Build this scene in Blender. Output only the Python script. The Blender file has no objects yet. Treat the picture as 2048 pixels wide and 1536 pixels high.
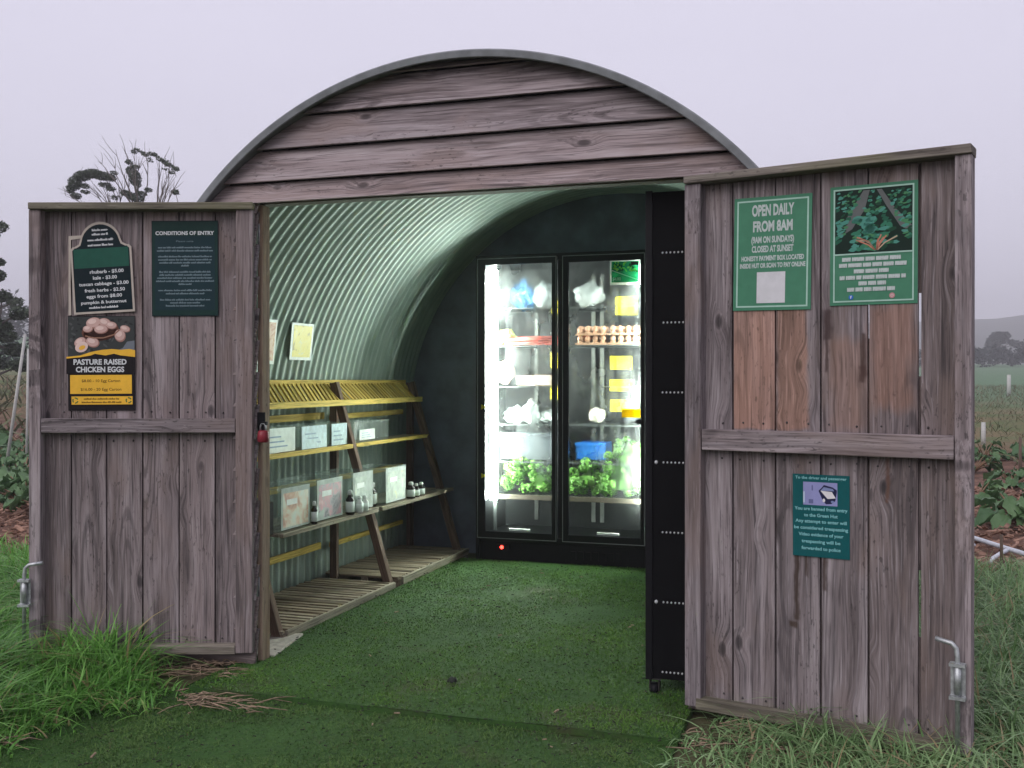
import bpy, bmesh, math, random
import numpy as np
from mathutils import Vector, Matrix

SC = bpy.context.scene
COL = SC.collection
rnd = random.Random(7)
R_ = math.radians

# ---------------------------------------------------------------- object helpers
def tag(o, label=None, cat=None, group=None, kind=None):
    if label: o['label'] = label
    if cat: o['category'] = cat
    if group: o['group'] = group
    if kind: o['kind'] = kind
    return o

def empty(name, loc, rz=0.0):
    o = bpy.data.objects.new(name, None)
    o.empty_display_size = 0.1
    COL.objects.link(o)
    o.location = loc
    o.rotation_euler = (0, 0, rz)
    return o

def link_mesh(name, me, parent=None, matrix=None):
    o = bpy.data.objects.new(name, me)
    COL.objects.link(o)
    if parent is not None:
        o.parent = parent
    if matrix is not None:
        o.matrix_local = matrix
    return o

class MB:
    """collects geometry; every vertex carries grain coordinates (bco) and a tint"""
    def __init__(s):
        s.v = []; s.f = []; s.b = []; s.t = []; s.mi = []; s.sm = []
    def add(s, vs, fs, bco=None, tint=0.0, mi=0, smooth=False):
        k = len(s.v)
        s.v += [tuple(p) for p in vs]
        s.b += [tuple(p) for p in (bco if bco is not None else vs)]
        s.t += [tint] * len(vs)
        for f in fs:
            s.f.append(tuple(i + k for i in f)); s.mi.append(mi); s.sm.append(smooth)
    def obox(s, o, ax, ay, az, tint=None, mi=0, jit=0.0, seed=None):
        """box from corner o with full edge vectors; grain runs along the longest edge"""
        o, ax, ay, az = Vector(o), Vector(ax), Vector(ay), Vector(az)
        if ax.cross(ay).dot(az) < 0:
            o = o + ax; ax = -ax
        L = [ax.length, ay.length, az.length]
        order = sorted(range(3), key=lambda i: -L[i])
        r = rnd if seed is None else random.Random(seed)
        off = Vector((r.uniform(0, 50), r.uniform(0, 50), r.uniform(0, 50)))
        vs, bs = [], []
        for i, j, k in ((0,0,0),(1,0,0),(1,1,0),(0,1,0),(0,0,1),(1,0,1),(1,1,1),(0,1,1)):
            p = o + ax * i + ay * j + az * k
            if jit: p += Vector((r.uniform(-jit, jit), r.uniform(-jit, jit), r.uniform(-jit, jit)))
            vs.append(p)
            c = (L[0] * i, L[1] * j, L[2] * k)
            bs.append(Vector((c[order[0]], c[order[1]], c[order[2]])) + off)
        fs = [(0,3,2,1),(4,5,6,7),(0,1,5,4),(1,2,6,5),(2,3,7,6),(3,0,4,7)]
        s.add(vs, fs, bs, r.uniform(0, 1) if tint is None else tint, mi)
    def box(s, x0, x1, y0, y1, z0, z1, **k):
        s.obox((x0, y0, z0), (x1 - x0, 0, 0), (0, y1 - y0, 0), (0, 0, z1 - z0), **k)
    def beam(s, p0, p1, w, d, side=(0, 1, 0), **k):
        """bar from p0 to p1, w wide along 'side', d deep across"""
        p0, p1 = Vector(p0), Vector(p1)
        ax = p1 - p0
        ay = Vector(side); ay = (ay - ax * (ay.dot(ax) / ax.length_squared)).normalized()
        az = ax.cross(ay).normalized()
        s.obox(p0 - ay * w / 2 - az * d / 2, ax, ay * w, az * d, **k)
    def tube(s, pts, radii, n=8, tint=0.0, mi=0, cap=True):
        pts = [Vector(p) for p in pts]
        if not isinstance(radii, (list, tuple)): radii = [radii] * len(pts)
        vs, fs, bs = [], [], []
        up = Vector((0, 0, 1)); acc = 0; off = rnd.uniform(0, 40)
        prev = None
        for i, p in enumerate(pts):
            d = (pts[min(i + 1, len(pts) - 1)] - pts[max(i - 1, 0)]).normalized()
            if prev is None:
                a = d.cross(up)
                if a.length < 1e-3: a = d.cross(Vector((1, 0, 0)))
            else:
                a = prev - d * prev.dot(d)
            a.normalize(); prev = a
            b = d.cross(a)
            if i: acc += (p - pts[i - 1]).length
            for j in range(n):
                t = 2 * math.pi * j / n
                vs.append(p + (a * math.cos(t) + b * math.sin(t)) * radii[i])
                bs.append((acc + off, t * radii[i], 0.3))
        for i in range(len(pts) - 1):
            for j in range(n):
                fs.append((i*n + j, i*n + (j+1) % n, (i+1)*n + (j+1) % n, (i+1)*n + j))
        if cap:
            fs.append(tuple(range(n))[::-1]); fs.append(tuple((len(pts)-1)*n + j for j in range(n)))
        s.add(vs, fs, bs, tint, mi, True)
    def lathe(s, o, prof, n=16, tint=0.0, mi=0):
        o = Vector(o)
        vs, fs = [], []
        for r, z in prof:
            for j in range(n):
                t = 2 * math.pi * j / n
                vs.append(o + Vector((r * math.cos(t), r * math.sin(t), z)))
        for i in range(len(prof) - 1):
            for j in range(n):
                fs.append((i*n + j, i*n + (j+1) % n, (i+1)*n + (j+1) % n, (i+1)*n + j))
        fs.append(tuple(range(n))[::-1]); fs.append(tuple((len(prof)-1)*n + j for j in range(n)))
        s.add(vs, fs, None, tint, mi, True)
    def prism(s, poly, depth, tint=None, mi=0):
        """front polygon (list of 3D points, counter-clockwise seen from -y) extruded along +y"""
        n = len(poly); off = Vector((rnd.uniform(0, 50), rnd.uniform(0, 50), 0))
        fr = [Vector(p) for p in poly]; bk = [p + Vector((0, depth, 0)) for p in fr]
        fs = [tuple(range(n)), tuple(range(2*n - 1, n - 1, -1))]
        for i in range(n):
            j = (i + 1) % n
            fs.append((i, n + i, n + j, j))
        bs = [Vector((p.x, p.z, p.y)) + off for p in fr + bk]
        s.add(fr + bk, fs, bs, rnd.random() if tint is None else tint, mi)
    def ball(s, c, r, sub=1, scale=(1,1,1), mi=0, tint=0.0, noise=0.0, rot=None):
        bm = bmesh.new()
        bmesh.ops.create_icosphere(bm, subdivisions=sub, radius=1)
        c = Vector(c); sd = rnd.uniform(0, 100)
        from mathutils import noise as N
        vs = []
        for v in bm.verts:
            q = v.co.copy()
            if noise: q *= 1 + noise * N.noise(q * 2.2 + Vector((sd, 0, 0)))
            q = Vector((q.x * scale[0], q.y * scale[1], q.z * scale[2])) * r
            if rot: q = rot @ q
            vs.append(c + q)
        fs = [tuple(v.index for v in f.verts) for f in bm.faces]
        bm.free()
        s.add(vs, fs, None, tint, mi, True)
    def build(s, name, mats, parent=None, matrix=None, bevel=0.0):
        me = bpy.data.meshes.new(name)
        me.from_pydata(s.v, [], s.f)
        if not isinstance(mats, (list, tuple)): mats = [mats]
        for m in mats: me.materials.append(m)
        me.polygons.foreach_set('material_index', s.mi)
        me.polygons.foreach_set('use_smooth', s.sm)
        a = me.attributes.new('bco', 'FLOAT_VECTOR', 'POINT')
        a.data.foreach_set('vector', np.array(s.b, dtype=np.float32).ravel())
        a = me.attributes.new('tint', 'FLOAT', 'POINT')
        a.data.foreach_set('value', np.array(s.t, dtype=np.float32))
        me.update()
        o = link_mesh(name, me, parent, matrix)
        if bevel:
            m = o.modifiers.new('bevel', 'BEVEL'); m.width = bevel; m.segments = 2
            m.limit_method = 'ANGLE'; m.angle_limit = R_(50)
        return o

# ---------------------------------------------------------------- node helpers
class NT:
    def __init__(s, tree):
        s.t = tree
    def n(s, typ, **props):
        nd = s.t.nodes.new(typ)
        ins = props.pop('ins', {})
        for k, v in props.items(): setattr(nd, k, v)
        for k, v in ins.items():
            sk = nd.inputs[k]
            if isinstance(v, bpy.types.NodeSocket): s.t.links.new(v, sk)
            else: sk.default_value = v
        return nd
    def math(s, op, a, b=None, c=None, clamp=False):
        ins = {0: a}
        if b is not None: ins[1] = b
        if c is not None: ins[2] = c
        return s.n('ShaderNodeMath', operation=op, use_clamp=clamp, ins=ins).outputs[0]
    def mix(s, f, a, b, blend='MIX'):
        nd = s.n('ShaderNodeMix', data_type='RGBA', blend_type=blend)
        for i, v in ((0, f), (6, a), (7, b)):
            if isinstance(v, bpy.types.NodeSocket): s.t.links.new(v, nd.inputs[i])
            else: nd.inputs[i].default_value = v if i == 0 else (*v[:3], 1)
        return nd.outputs[2]
    def noise(s, vec, scale=5, detail=3, rough=.55, dist=0):
        ins = {'Scale': scale, 'Detail': detail, 'Roughness': rough, 'Distortion': dist}
        if vec is not None: ins['Vector'] = vec
        return s.n('ShaderNodeTexNoise', ins=ins).outputs[0]
    def scalev(s, vec, sc):
        return s.n('ShaderNodeVectorMath', operation='MULTIPLY', ins={0: vec, 1: sc}).outputs[0]
    def step(s, v, lo, hi):
        return s.n('ShaderNodeMapRange', interpolation_type='SMOOTHSTEP', ins={0: v, 1: lo, 2: hi, 3: 0.0, 4: 1.0}).outputs[0]
    def ramp(s, f, stops):
        nd = s.n('ShaderNodeValToRGB', ins={0: f})
        cr = nd.color_ramp
        while len(cr.elements) < len(stops): cr.elements.new(0.5)
        for e, (p, c) in zip(cr.elements, stops):
            e.position = p; e.color = (*c, 1)
        return nd.outputs[0]

def new_mat(name):
    m = bpy.data.materials.new(name); m.use_nodes = True
    m.node_tree.nodes.clear()
    t = NT(m.node_tree)
    out = t.n('ShaderNodeOutputMaterial')
    return m, t, out

def finish(t, out, color, rough=.7, metal=0.0, bump=None, bstr=.3, bdist=.004, spec=.35, **extra):
    ins = {'Base Color': color if isinstance(color, bpy.types.NodeSocket) else (*color, 1), 'Roughness': rough,
           'Metallic': metal, 'Specular IOR Level': spec}
    ins.update(extra)
    p = t.n('ShaderNodeBsdfPrincipled', ins=ins)
    if bump is not None:
        b = t.n('ShaderNodeBump', ins={'Height': bump, 'Strength': bstr, 'Distance': bdist})
        t.t.links.new(b.outputs[0], p.inputs['Normal'])
    t.t.links.new(p.outputs[0], out.inputs[0])
    return p

def plain(name, col, rough=.6, metal=0.0, var=.12, scale=25, spec=.35):
    m, t, out = new_mat(name)
    geo = t.n('ShaderNodeNewGeometry')
    nz = t.noise(geo.outputs['Position'], scale, 4)
    nz2 = t.noise(geo.outputs['Position'], scale * .21, 3)
    f = t.math('ADD', t.math('MULTIPLY', nz, .6), t.math('MULTIPLY', nz2, .4))
    f = t.step(f, .3, .7)
    c = t.mix(f, [x * (1 - var) for x in col], [min(1, x * (1 + var)) for x in col])
    finish(t, out, c, rough, metal, nz, .08, .002, spec)
    return m

def emit(name, col, strength):
    m, t, out = new_mat(name)
    e = t.n('ShaderNodeEmission', ins={0: (*col, 1), 1: strength})
    t.t.links.new(e.outputs[0], out.inputs[0])
    return m

def rectmask(t, sx, sz, x0, x1, z0, z1, soft, wob):
    """soft rectangle in an object's own x / z with wobbly edges"""
    x = t.math('ADD', sx, wob); z = t.math('ADD', sz, wob)
    a = t.math('MULTIPLY', t.step(x, x0 - soft, x0 + soft), t.step(x, x1 + soft, x1 - soft))
    b = t.math('MULTIPLY', t.step(z, z0 - soft, z0 + soft), t.step(z, z1 + soft, z1 - soft))
    return t.math('MULTIPLY', a, b)

def wood(name, dark, mid, light, brown=(.20, .13, .10), knots=1.0, patch=None, stains=None, moss=None, rough=.85, specks=1.0):
    m, t, out = new_mat(name)
    at = t.n('ShaderNodeAttribute', attribute_name='bco').outputs['Vector']
    tint = t.n('ShaderNodeAttribute', attribute_name='tint').outputs['Fac']
    # knots
    kv = t.scalev(at, (4.6, 9.5, 1.0))
    vor = t.n('ShaderNodeTexVoronoi', feature='F1', ins={'Vector': kv, 'Scale': 1.0, 'Randomness': 1.0})
    kd = vor.outputs['Distance']
    kpick = t.step(t.n('ShaderNodeSeparateColor', ins={0: vor.outputs['Color']}).outputs[0], .72, .76)
    kcore = t.math('MULTIPLY', t.step(kd, .17, .08), kpick)
    kbend = t.math('MULTIPLY', t.step(kd, .55, .0), kpick)
    kring = t.math('MULTIPLY', t.math('SINE', t.math('MULTIPLY', kd, 60)), t.math('MULTIPLY', t.step(kd, .42, .1), kpick))
    sep = t.n('ShaderNodeSeparateXYZ', ins={0: at})
    warp = t.noise(t.scalev(at, (1.3, 5, 5)), 1, 2)
    yy = t.math('ADD', sep.outputs[1], t.math('ADD', t.math('MULTIPLY', kbend, .03 * knots), t.math('MULTIPLY', warp, .045)))
    gv = t.n('ShaderNodeCombineXYZ', ins={0: sep.outputs[0], 1: yy, 2: sep.outputs[2]}).outputs[0]
    big = t.noise(t.scalev(gv, (1.1, 16, 16)), 1, 4, .6, .3)
    fine = t.noise(t.scalev(gv, (5, 150, 150)), 1, 3, .6)
    ringw = t.noise(t.scalev(gv, (.9, 48, 48)), 1, 2, .5)
    col = t.ramp(big, [(.28, dark), (.5, mid), (.74, light)])
    col = t.mix(t.math('MULTIPLY', tint, .55), col, brown)
    hsh = t.math('FRACT', t.math('MULTIPLY', tint, 7.13))
    hv = t.math('ADD', .70, t.math('MULTIPLY', hsh, .50))
    col = t.mix(1.0, col, t.n('ShaderNodeCombineColor', ins={0: hv, 1: hv, 2: hv}).outputs[0], 'MULTIPLY')
    col = t.mix(t.step(ringw, .50, .66), col, [c * .80 for c in mid], 'MIX') if False else t.mix(t.math('MULTIPLY', t.step(ringw, .5, .68), .42), col, [c * .62 for c in dark])
    col = t.mix(t.math('MULTIPLY', t.step(fine, .52, .70), .70), col, [c * .55 for c in dark])
    col = t.mix(t.math('MULTIPLY', t.step(fine, .46, .3), .42), col, light)
    # flat-sawn arches: long nested ovals
    v2 = t.n('ShaderNodeTexVoronoi', feature='F1', ins={'Vector': t.scalev(gv, (.85, 6.2, 1.0)), 'Scale': 1.0, 'Randomness': .9}).outputs['Distance']
    arch = t.math('SINE', t.math('ADD', t.math('MULTIPLY', v2, 52), t.math('MULTIPLY', warp, 7)))
    amask = t.math('MULTIPLY', t.step(v2, .62, .30), t.step(t.noise(t.scalev(at, (1.1, 3, 3)), 1, 2), .40, .56))
    col = t.mix(t.math('MULTIPLY', t.math('MULTIPLY', t.step(arch, .15, .9), amask), .55), col, [c * .60 for c in dark])
    streak = t.noise(t.scalev(gv, (1.6, 62, 62)), 1, 3, .6)
    col = t.mix(t.math('MULTIPLY', t.step(streak, .56, .68), .62), col, [c * .45 for c in dark])
    patchy = t.noise(t.scalev(at, (2.0, 5, 5)), 1, 3)
    col = t.mix(t.math('MULTIPLY', t.step(patchy, .50, .68), .38), col, brown)
    if knots:
        col = t.mix(t.math('MULTIPLY', t.math('MAXIMUM', kring, 0.0), .35 * knots), col, dark)
        col = t.mix(t.math('MULTIPLY', kcore, .78 * knots), col, [c * .35 for c in dark])
    sp = t.noise(t.scalev(at, (30, 85, 85)), 1, 3, .6)
    spm = t.step(t.noise(t.scalev(at, (1.8, 7, 7)), 1, 3), .44, .62)
    col = t.mix(t.math('MULTIPLY', t.math('MULTIPLY', t.step(sp, .58, .68), spm), .60 * specks), col, (.03, .026, .026))
    if patch or stains or moss:
        tc = t.n('ShaderNodeTexCoord').outputs['Object']
        so = t.n('ShaderNodeSeparateXYZ', ins={0: tc})
        sx, sz = so.outputs[0], so.outputs[2]
        wob = t.math('MULTIPLY', t.math('SUBTRACT', t.noise(t.scalev(tc, (14, 1, 5)), 1, 4), .5), .10)
        for (x0, x1, z0, z1, soft, c, amt) in patch or ():
            mk = rectmask(t, sx, sz, x0, x1, z0, z1, soft, t.math('MULTIPLY', wob, min(1.0, soft * 40)))
            fresh = t.mix(1.0, col, [k / .235 for k in c], 'MULTIPLY')
            fresh = t.mix(.22, fresh, c)
            col = t.mix(t.math('MULTIPLY', mk, amt), col, fresh)
        wob2 = t.math('MULTIPLY', t.math('SUBTRACT', t.noise(t.scalev(tc, (30, 1, 18)), 1, 3), .5), .022)
        for (x0, x1, z0, z1, c) in stains or ():
            mk = t.math('MULTIPLY', rectmask(t, sx, sz, x0, x1, z0, z1, .007, wob2), t.step(fine, .12, .34))
            col = t.mix(t.math('MULTIPLY', mk, .82), col, c)
        if moss:
            z0, z1, c = moss
            mn = t.noise(t.scalev(tc, (9, 9, 9)), 1, 5)
            mk = t.math('MULTIPLY', t.step(t.math('ADD', sz, t.math('MULTIPLY', mn, .25)), z1 + .12, z0 + .12), t.step(mn, .38, .6))
            col = t.mix(t.math('MULTIPLY', mk, .7), col, c)
    bmp = t.math('ADD', t.math('MULTIPLY', fine, .7), t.math('SUBTRACT', t.math('MULTIPLY', big, .5), t.math('MULTIPLY', kcore, .5)))
    finish(t, out, col, rough, 0, bmp, .45, .004, .2)
    return m

def leafy(name, c0, c1, rough=.55, trans=.25, brown=None, wscale=3.0):
    m, t, out = new_mat(name)
    tint = t.n('ShaderNodeAttribute', attribute_name='tint').outputs['Fac']
    geo = t.n('ShaderNodeNewGeometry')
    nz = t.noise(geo.outputs['Position'], wscale, 3)
    f = t.math('ADD', t.math('MULTIPLY', tint, .75), t.math('MULTIPLY', t.math('SUBTRACT', nz, .35), .6), clamp=True)
    col = t.mix(f, c0, c1)
    if brown:
        col = t.mix(t.step(tint, .90, .93), col, brown)
    p = t.n('ShaderNodeBsdfPrincipled', ins={'Base Color': col, 'Roughness': rough, 'Specular IOR Level': .3})
    tr = t.n('ShaderNodeBsdfTranslucent', ins={0: col})
    mx = t.n('ShaderNodeMixShader', ins={0: trans, 1: p.outputs[0], 2: tr.outputs[0]})
    t.t.links.new(mx.outputs[0], out.inputs[0])
    return m

# ---------------------------------------------------------------- materials
GD, GM, GL = (.088, .075, .080), (.248, .213, .226), (.43, .388, .412)
BR = (.225, .163, .140)
W_grey = wood('weathered_grey_wood', GD, GM, GL, BR)
W_gable = wood('gable_wood', (.135, .108, .113), (.335, .282, .297), (.50, .445, .47), (.30, .215, .19))
W_door_l = wood('left_door_wood', GD, (.240, .202, .212), (.395, .350, .370), BR,
                moss=(.02, .16, (.16, .17, .07)))
W_door_r = wood('right_door_wood', GD, GM, GL, BR,
                patch=[(.185, .352, 1.155, 1.63, .006, (.37, .255, .20), .85), (.358, .475, 1.155, 1.63, .012, (.34, .225, .165), .8),
                       (.56, .69, 1.16, 1.50, .03, (.30, .215, .17), .6), (.71, .86, 1.24, 1.62, .03, (.33, .22, .17), .7)],
                stains=[(.427, .445, .43, .69, (.045, .028, .02)), (.405, .440, .40, .425, (.05, .03, .02)), (.468, .480, .60, .68, (.06, .04, .03)),
                        (.536, .552, .555, .685, (.055, .035, .028)), (.545, .556, 1.38, 1.60, (.05, .032, .03)),
                        (.538, .568, 1.50, 1.61, (.06, .04, .04)), (.676, .692, 1.36, 1.52, (.06, .035, .03)), (.668, .692, 1.34, 1.40, (.07, .04, .035)), (.765, .775, .90, 1.06, (.12, .06, .04))],
                moss=(.02, .16, (.15, .16, .07)))
W_cap = wood('mossy_cap_wood', (.10, .085, .075), (.235, .205, .18), (.38, .345, .30), (.17, .17, .085), knots=.3)
W_post = wood('brown_post_wood', (.20, .14, .10), (.36, .27, .205), (.50, .40, .32), (.30, .20, .13), knots=.6)
W_yel = wood('yellow_pine_batten', (.40, .27, .06), (.70, .51, .13), (.80, .62, .20), (.58, .40, .09), knots=.4, specks=.4)
W_leg = wood('dark_brown_leg_wood', (.07, .045, .035), (.15, .10, .075), (.26, .19, .15), (.16, .09, .06), knots=.5)
W_shelf = wood('grey_shelf_wood', (.15, .125, .10), (.30, .265, .21), (.45, .41, .33), (.28, .22, .14), knots=.5)
W_pal = wood('pallet_wood', (.16, .125, .09), (.33, .27, .20), (.48, .41, .31), (.30, .23, .14), knots=.5)
W_bark = wood('bark_wood', (.10, .085, .08), (.22, .19, .175), (.34, .30, .28), (.16, .12, .10), knots=0)
W_inner = plain('dark_lintel_wood', (.10, .085, .06), .85)

def metal_sheet():
    m, t, out = new_mat('green_grey_corrugated_metal')
    geo = t.n('ShaderNodeNewGeometry')
    pos = geo.outputs['Position']
    n1 = t.noise(t.scalev(pos, (6, 30, 4)), 1, 5, .6)
    n2 = t.noise(t.scalev(pos, (22, 40, 5)), 1, 4, .6)
    col = t.ramp(n1, [(.3, (.20, .265, .235)), (.55, (.275, .34, .305)), (.8, (.34, .40, .365))])
    sz = t.n('ShaderNodeSeparateXYZ', ins={0: pos}).outputs[2]
    grime = t.math('MULTIPLY', t.step(n2, .46, .66), t.step(sz, 1.3, .15))
    col = t.mix(t.math('MULTIPLY', grime, .55), col, (.20, .22, .17))
    finish(t, out, col, .65, 0, n2, .06, .002, .25)
    return m
M_sheet = metal_sheet()
M_flash = plain('dull_grey_flashing', (.20, .212, .225), .6, 0, .25, 14)
M_backwall = plain('dark_painted_back_wall', (.115, .135, .175), .6, 0, .3, 5)
M_black = plain('black_paint', (.005, .005, .007), .5, spec=.15)
M_rack = plain('black_rack_panel', (.0035, .0035, .0045), .7, spec=.08)
M_frame = plain('black_fridge_frame', (.004, .0045, .006), .35, spec=.2)
M_trim = plain('grey_gasket_trim', (.20, .21, .22), .4)
M_galv = plain('galvanised_steel', (.42, .44, .45), .5, .7, .3, 60)
M_rust = plain('dark_steel', (.06, .055, .055), .5, .6)
M_white = plain('white_plastic', (.74, .76, .74), .5)
M_paper = plain('white_paper', (.78, .84, .80), .8)
M_paperb = plain('pale_blue_paper', (.62, .74, .80), .8, 0, .2, 30)
M_red = plain('red_padlock_paint', (.22, .018, .03), .4)
M_blue = plain('blue_plastic_crate', (.02, .16, .55), .45)
M_greybox = plain('grey_plastic_box', (.045, .052, .06), .5)
M_interior = plain('fridge_liner', (.016, .018, .020), .5)
M_wire = plain('shelf_wire', (.055, .06, .06), .5)
M_dark = plain('dark_glass_bottle', (.018, .012, .010), .25)
M_led = emit('led_tube_light', (.90, 1.0, .92), 225.0)
M_redled = emit('red_indicator_glow', (1.0, .03, .02), 9.0)
M_soilbit = plain('dry_straw', (.25, .18, .125), .9, 0, .5, 40)
M_twig = plain('dark_twig', (.018, .020, .012), .9)
M_pvc = plain('white_pole_paint', (.46, .46, .44), .6)
M_stake = plain('grey_stake', (.12, .085, .065), .9)
M_hose = plain('pale_irrigation_hose', (.55, .58, .62), .5)
M_stone = plain('dark_stone', (.02, .024, .02), .8)
M_concrete = plain('pale_timber_offcut', (.42, .37, .33), .9, 0, .3, 30)

def clear_plastic(name, opac, col=(.8, .85, .83), rough=.15):
    m, t, out = new_mat(name)
    tr = t.n('ShaderNodeBsdfTransparent', ins={0: (.95, .97, .96, 1)})
    p = t.n('ShaderNodeBsdfPrincipled', ins={'Base Color': (*col, 1), 'Roughness': rough, 'Specular IOR Level': .5})
    geo = t.n('ShaderNodeNewGeometry')
    nz = t.noise(geo.outputs['Position'], 18, 4)
    f = t.math('MULTIPLY', t.math('ADD', nz, .5), opac)
    mx = t.n('ShaderNodeMixShader', ins={0: f, 1: tr.outputs[0], 2: p.outputs[0]})
    t.t.links.new(mx.outputs[0], out.inputs[0])
    return m
M_clear = clear_plastic('clear_tub_plastic', .08)
M_bag = clear_plastic('white_bag_film', .7, (.52, .55, .55), .35)
M_bluefilm = clear_plastic('blue_bag_film', .5, (.10, .30, .62), .3)

def fog_glass():
    m, t, out = new_mat('fogged_fridge_glass')
    geo = t.n('ShaderNodeNewGeometry')
    pos = geo.outputs['Position']
    sep = t.n('ShaderNodeSeparateXYZ', ins={0: pos})
    n1 = t.noise(t.scalev(pos, (3.2, 1, 2.2)), 1, 3)
    n2 = t.noise(t.scalev(pos, (55, 1, 40)), 1, 3)
    drip = t.noise(t.scalev(pos, (38, 1, 2.5)), 1, 3)
    f = t.math('MULTIPLY', t.step(n1, .44, .70), .11)
    f = t.math('ADD', f, t.math('MULTIPLY', t.step(n2, .5, .7), .035))
    f = t.math('SUBTRACT', f, t.math('MULTIPLY', t.step(drip, .55, .68), .08), clamp=True)
    hi = t.step(sep.outputs[2], .42, .75)      # condensation sits on the cold upper panes
    f = t.math('ADD', t.math('MULTIPLY', f, hi), .008)
    tr = t.n('ShaderNodeBsdfTransparent', ins={0: (.96, .98, .97, 1)})
    d = t.n('ShaderNodeBsdfDiffuse', ins={0: (.75, .80, .80, 1)})
    l = t.n('ShaderNodeBsdfTranslucent', ins={0: (.80, .86, .86, 1)})
    dl = t.n('ShaderNodeMixShader', ins={0: .72, 1: d.outputs[0], 2: l.outputs[0]})
    big = t.noise(t.scalev(pos, (2.1, 1, 1.6)), 1, 4, .6)
    blur = t.math('MULTIPLY', t.math('MULTIPLY', t.step(big, .40, .58), hi), .55)
    rf = t.n('ShaderNodeBsdfRefraction', ins={0: (.96, .98, .97, 1), 'Roughness': .32, 'IOR': 1.06})
    see = t.n('ShaderNodeMixShader', ins={0: blur, 1: tr.outputs[0], 2: rf.outputs[0]})
    mx = t.n('ShaderNodeMixShader', ins={0: f, 1: see.outputs[0], 2: dl.outputs[0]})
    g = t.n('ShaderNodeBsdfGlossy', ins={0: (.9, .93, .95, 1), 'Roughness': .03})
    fr = t.n('ShaderNodeFresnel', ins={0: 1.3})
    mx2 = t.n('ShaderNodeMixShader', ins={0: t.math('MULTIPLY', fr.outputs[0], .5), 1: mx.outputs[0], 2: g.outputs[0]})
    t.t.links.new(mx2.outputs[0], out.inputs[0])
    return m
M_glass = fog_glass()

L_grass = leafy('long_green_grass', (.065, .21, .032), (.28, .58, .13), .38, .35, (.36, .29, .15))
L_grass2 = leafy('dewy_grey_green_grass', (.07, .17, .045), (.36, .52, .25), .45, .25, (.34, .26, .15))
L_turf = leafy('artificial_turf_fibre', (.031, .090, .010), (.108, .235, .026), .6, .15, (.11, .085, .05), wscale=1.6)
L_turf2 = leafy('worn_turf_fibre', (.032, .082, .015), (.112, .20, .044), .7, .1, (.09, .07, .04), wscale=2.2)
L_rhub = leafy('rhubarb_leaf', (.035, .095, .035), (.16, .27, .12), .42, .2)
L_kale = leafy('kale_leaf', (.05, .16, .024), (.24, .48, .09), .5, .3, wscale=9)
L_tree = leafy('dark_tree_leaf', (.040, .056, .040), (.11, .145, .09), .6, .15)
L_wood = leafy('far_wood_leaf', (.014, .022, .022), (.045, .055, .048), .7, .1, wscale=.15)
L_scrub = leafy('field_scrub_leaf', (.07, .085, .04), (.17, .17, .09), .7, .15, (.22, .14, .09))
M_stalk = plain('red_rhubarb_stalk', (.34, .045, .03), .45)
M_egg = plain('brown_egg_shell', (.46, .25, .16), .55, 0, .18, 40)
M_tray = plain('pulp_egg_tray', (.42, .24, .15), .85)
def backlit(name, col, tr=.6):
    m, t, out = new_mat(name)
    d = t.n('ShaderNodeBsdfDiffuse', ins={0: (*col, 1)}); l = t.n('ShaderNodeBsdfTranslucent', ins={0: (*col, 1)})
    mx = t.n('ShaderNodeMixShader', ins={0: tr, 1: d.outputs[0], 2: l.outputs[0]})
    t.t.links.new(mx.outputs[0], out.inputs[0])
    return m
M_yelback = backlit('thin_yellow_label', (.70, .52, .02))
M_yelpack = plain('yellow_card', (.62, .52, .012), .55, 0, .12, 30)

def ground_mat():
    m, t, out = new_mat('field_ground')
    geo = t.n('ShaderNodeNewGeometry'); pos = geo.outputs['Position']
    sep = t.n('ShaderNodeSeparateXYZ', ins={0: pos})
    big = t.noise(pos, .35, 4); mid = t.noise(pos, 2.2, 5, .65); fine = t.noise(pos, 24, 4, .7)
    soil = t.ramp(mid, [(.3, (.07, .040, .030)), (.55, (.17, .095, .070)), (.8, (.27, .165, .12))])
    soil = t.mix(t.step(fine, .5, .7), soil, (.06, .038, .03))
    soil = t.mix(t.math('MULTIPLY', t.step(t.noise(pos, 9, 3, .6), .56, .72), .6), soil, (.33, .22, .16))
    grass = t.mix(mid, (.045, .050, .024), (.12, .105, .06))
    y = t.math('ADD', sep.outputs[1], t.math('MULTIPLY', t.math('SUBTRACT', mid, .5), .9))
    x = t.math('ADD', sep.outputs[0], t.math('MULTIPLY', t.math('SUBTRACT', big, .5), .6))
    bed_r = t.step(y, 3.2, 3.7)
    bed_l = t.step(y, 1.5, 1.9)
    isl = t.step(x, -1.2, -1.6)
    bed = t.mix(isl, bed_r, bed_l)
    col = t.mix(bed, grass, soil)
    orange = t.math('MULTIPLY', t.math('MULTIPLY', t.step(y, 3.3, 3.6), t.step(y, 4.05, 3.7)), t.step(x, 2.9, 3.2))
    col = t.mix(t.math('MULTIPLY', orange, .8), col, (.38, .19, .07))
    far = t.step(y, 26, 48)
    dry = t.mix(mid, (.20, .135, .085), (.16, .15, .075))
    col = t.mix(t.step(y, 13, 20), col, t.mix(t.step(big, .4, .62), dry, (.11, .14, .06)))
    field = t.mix(t.noise(t.scalev(pos, (.08, .5, 1)), 1, 4), (.085, .16, .095), (.15, .22, .13))
    col = t.mix(far, col, field)
    h = t.math('ADD', t.math('MULTIPLY', fine, .5), mid)
    finish(t, out, col, .95, 0, h, .8, .03, .1)
    return m
M_ground = ground_mat()

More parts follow.
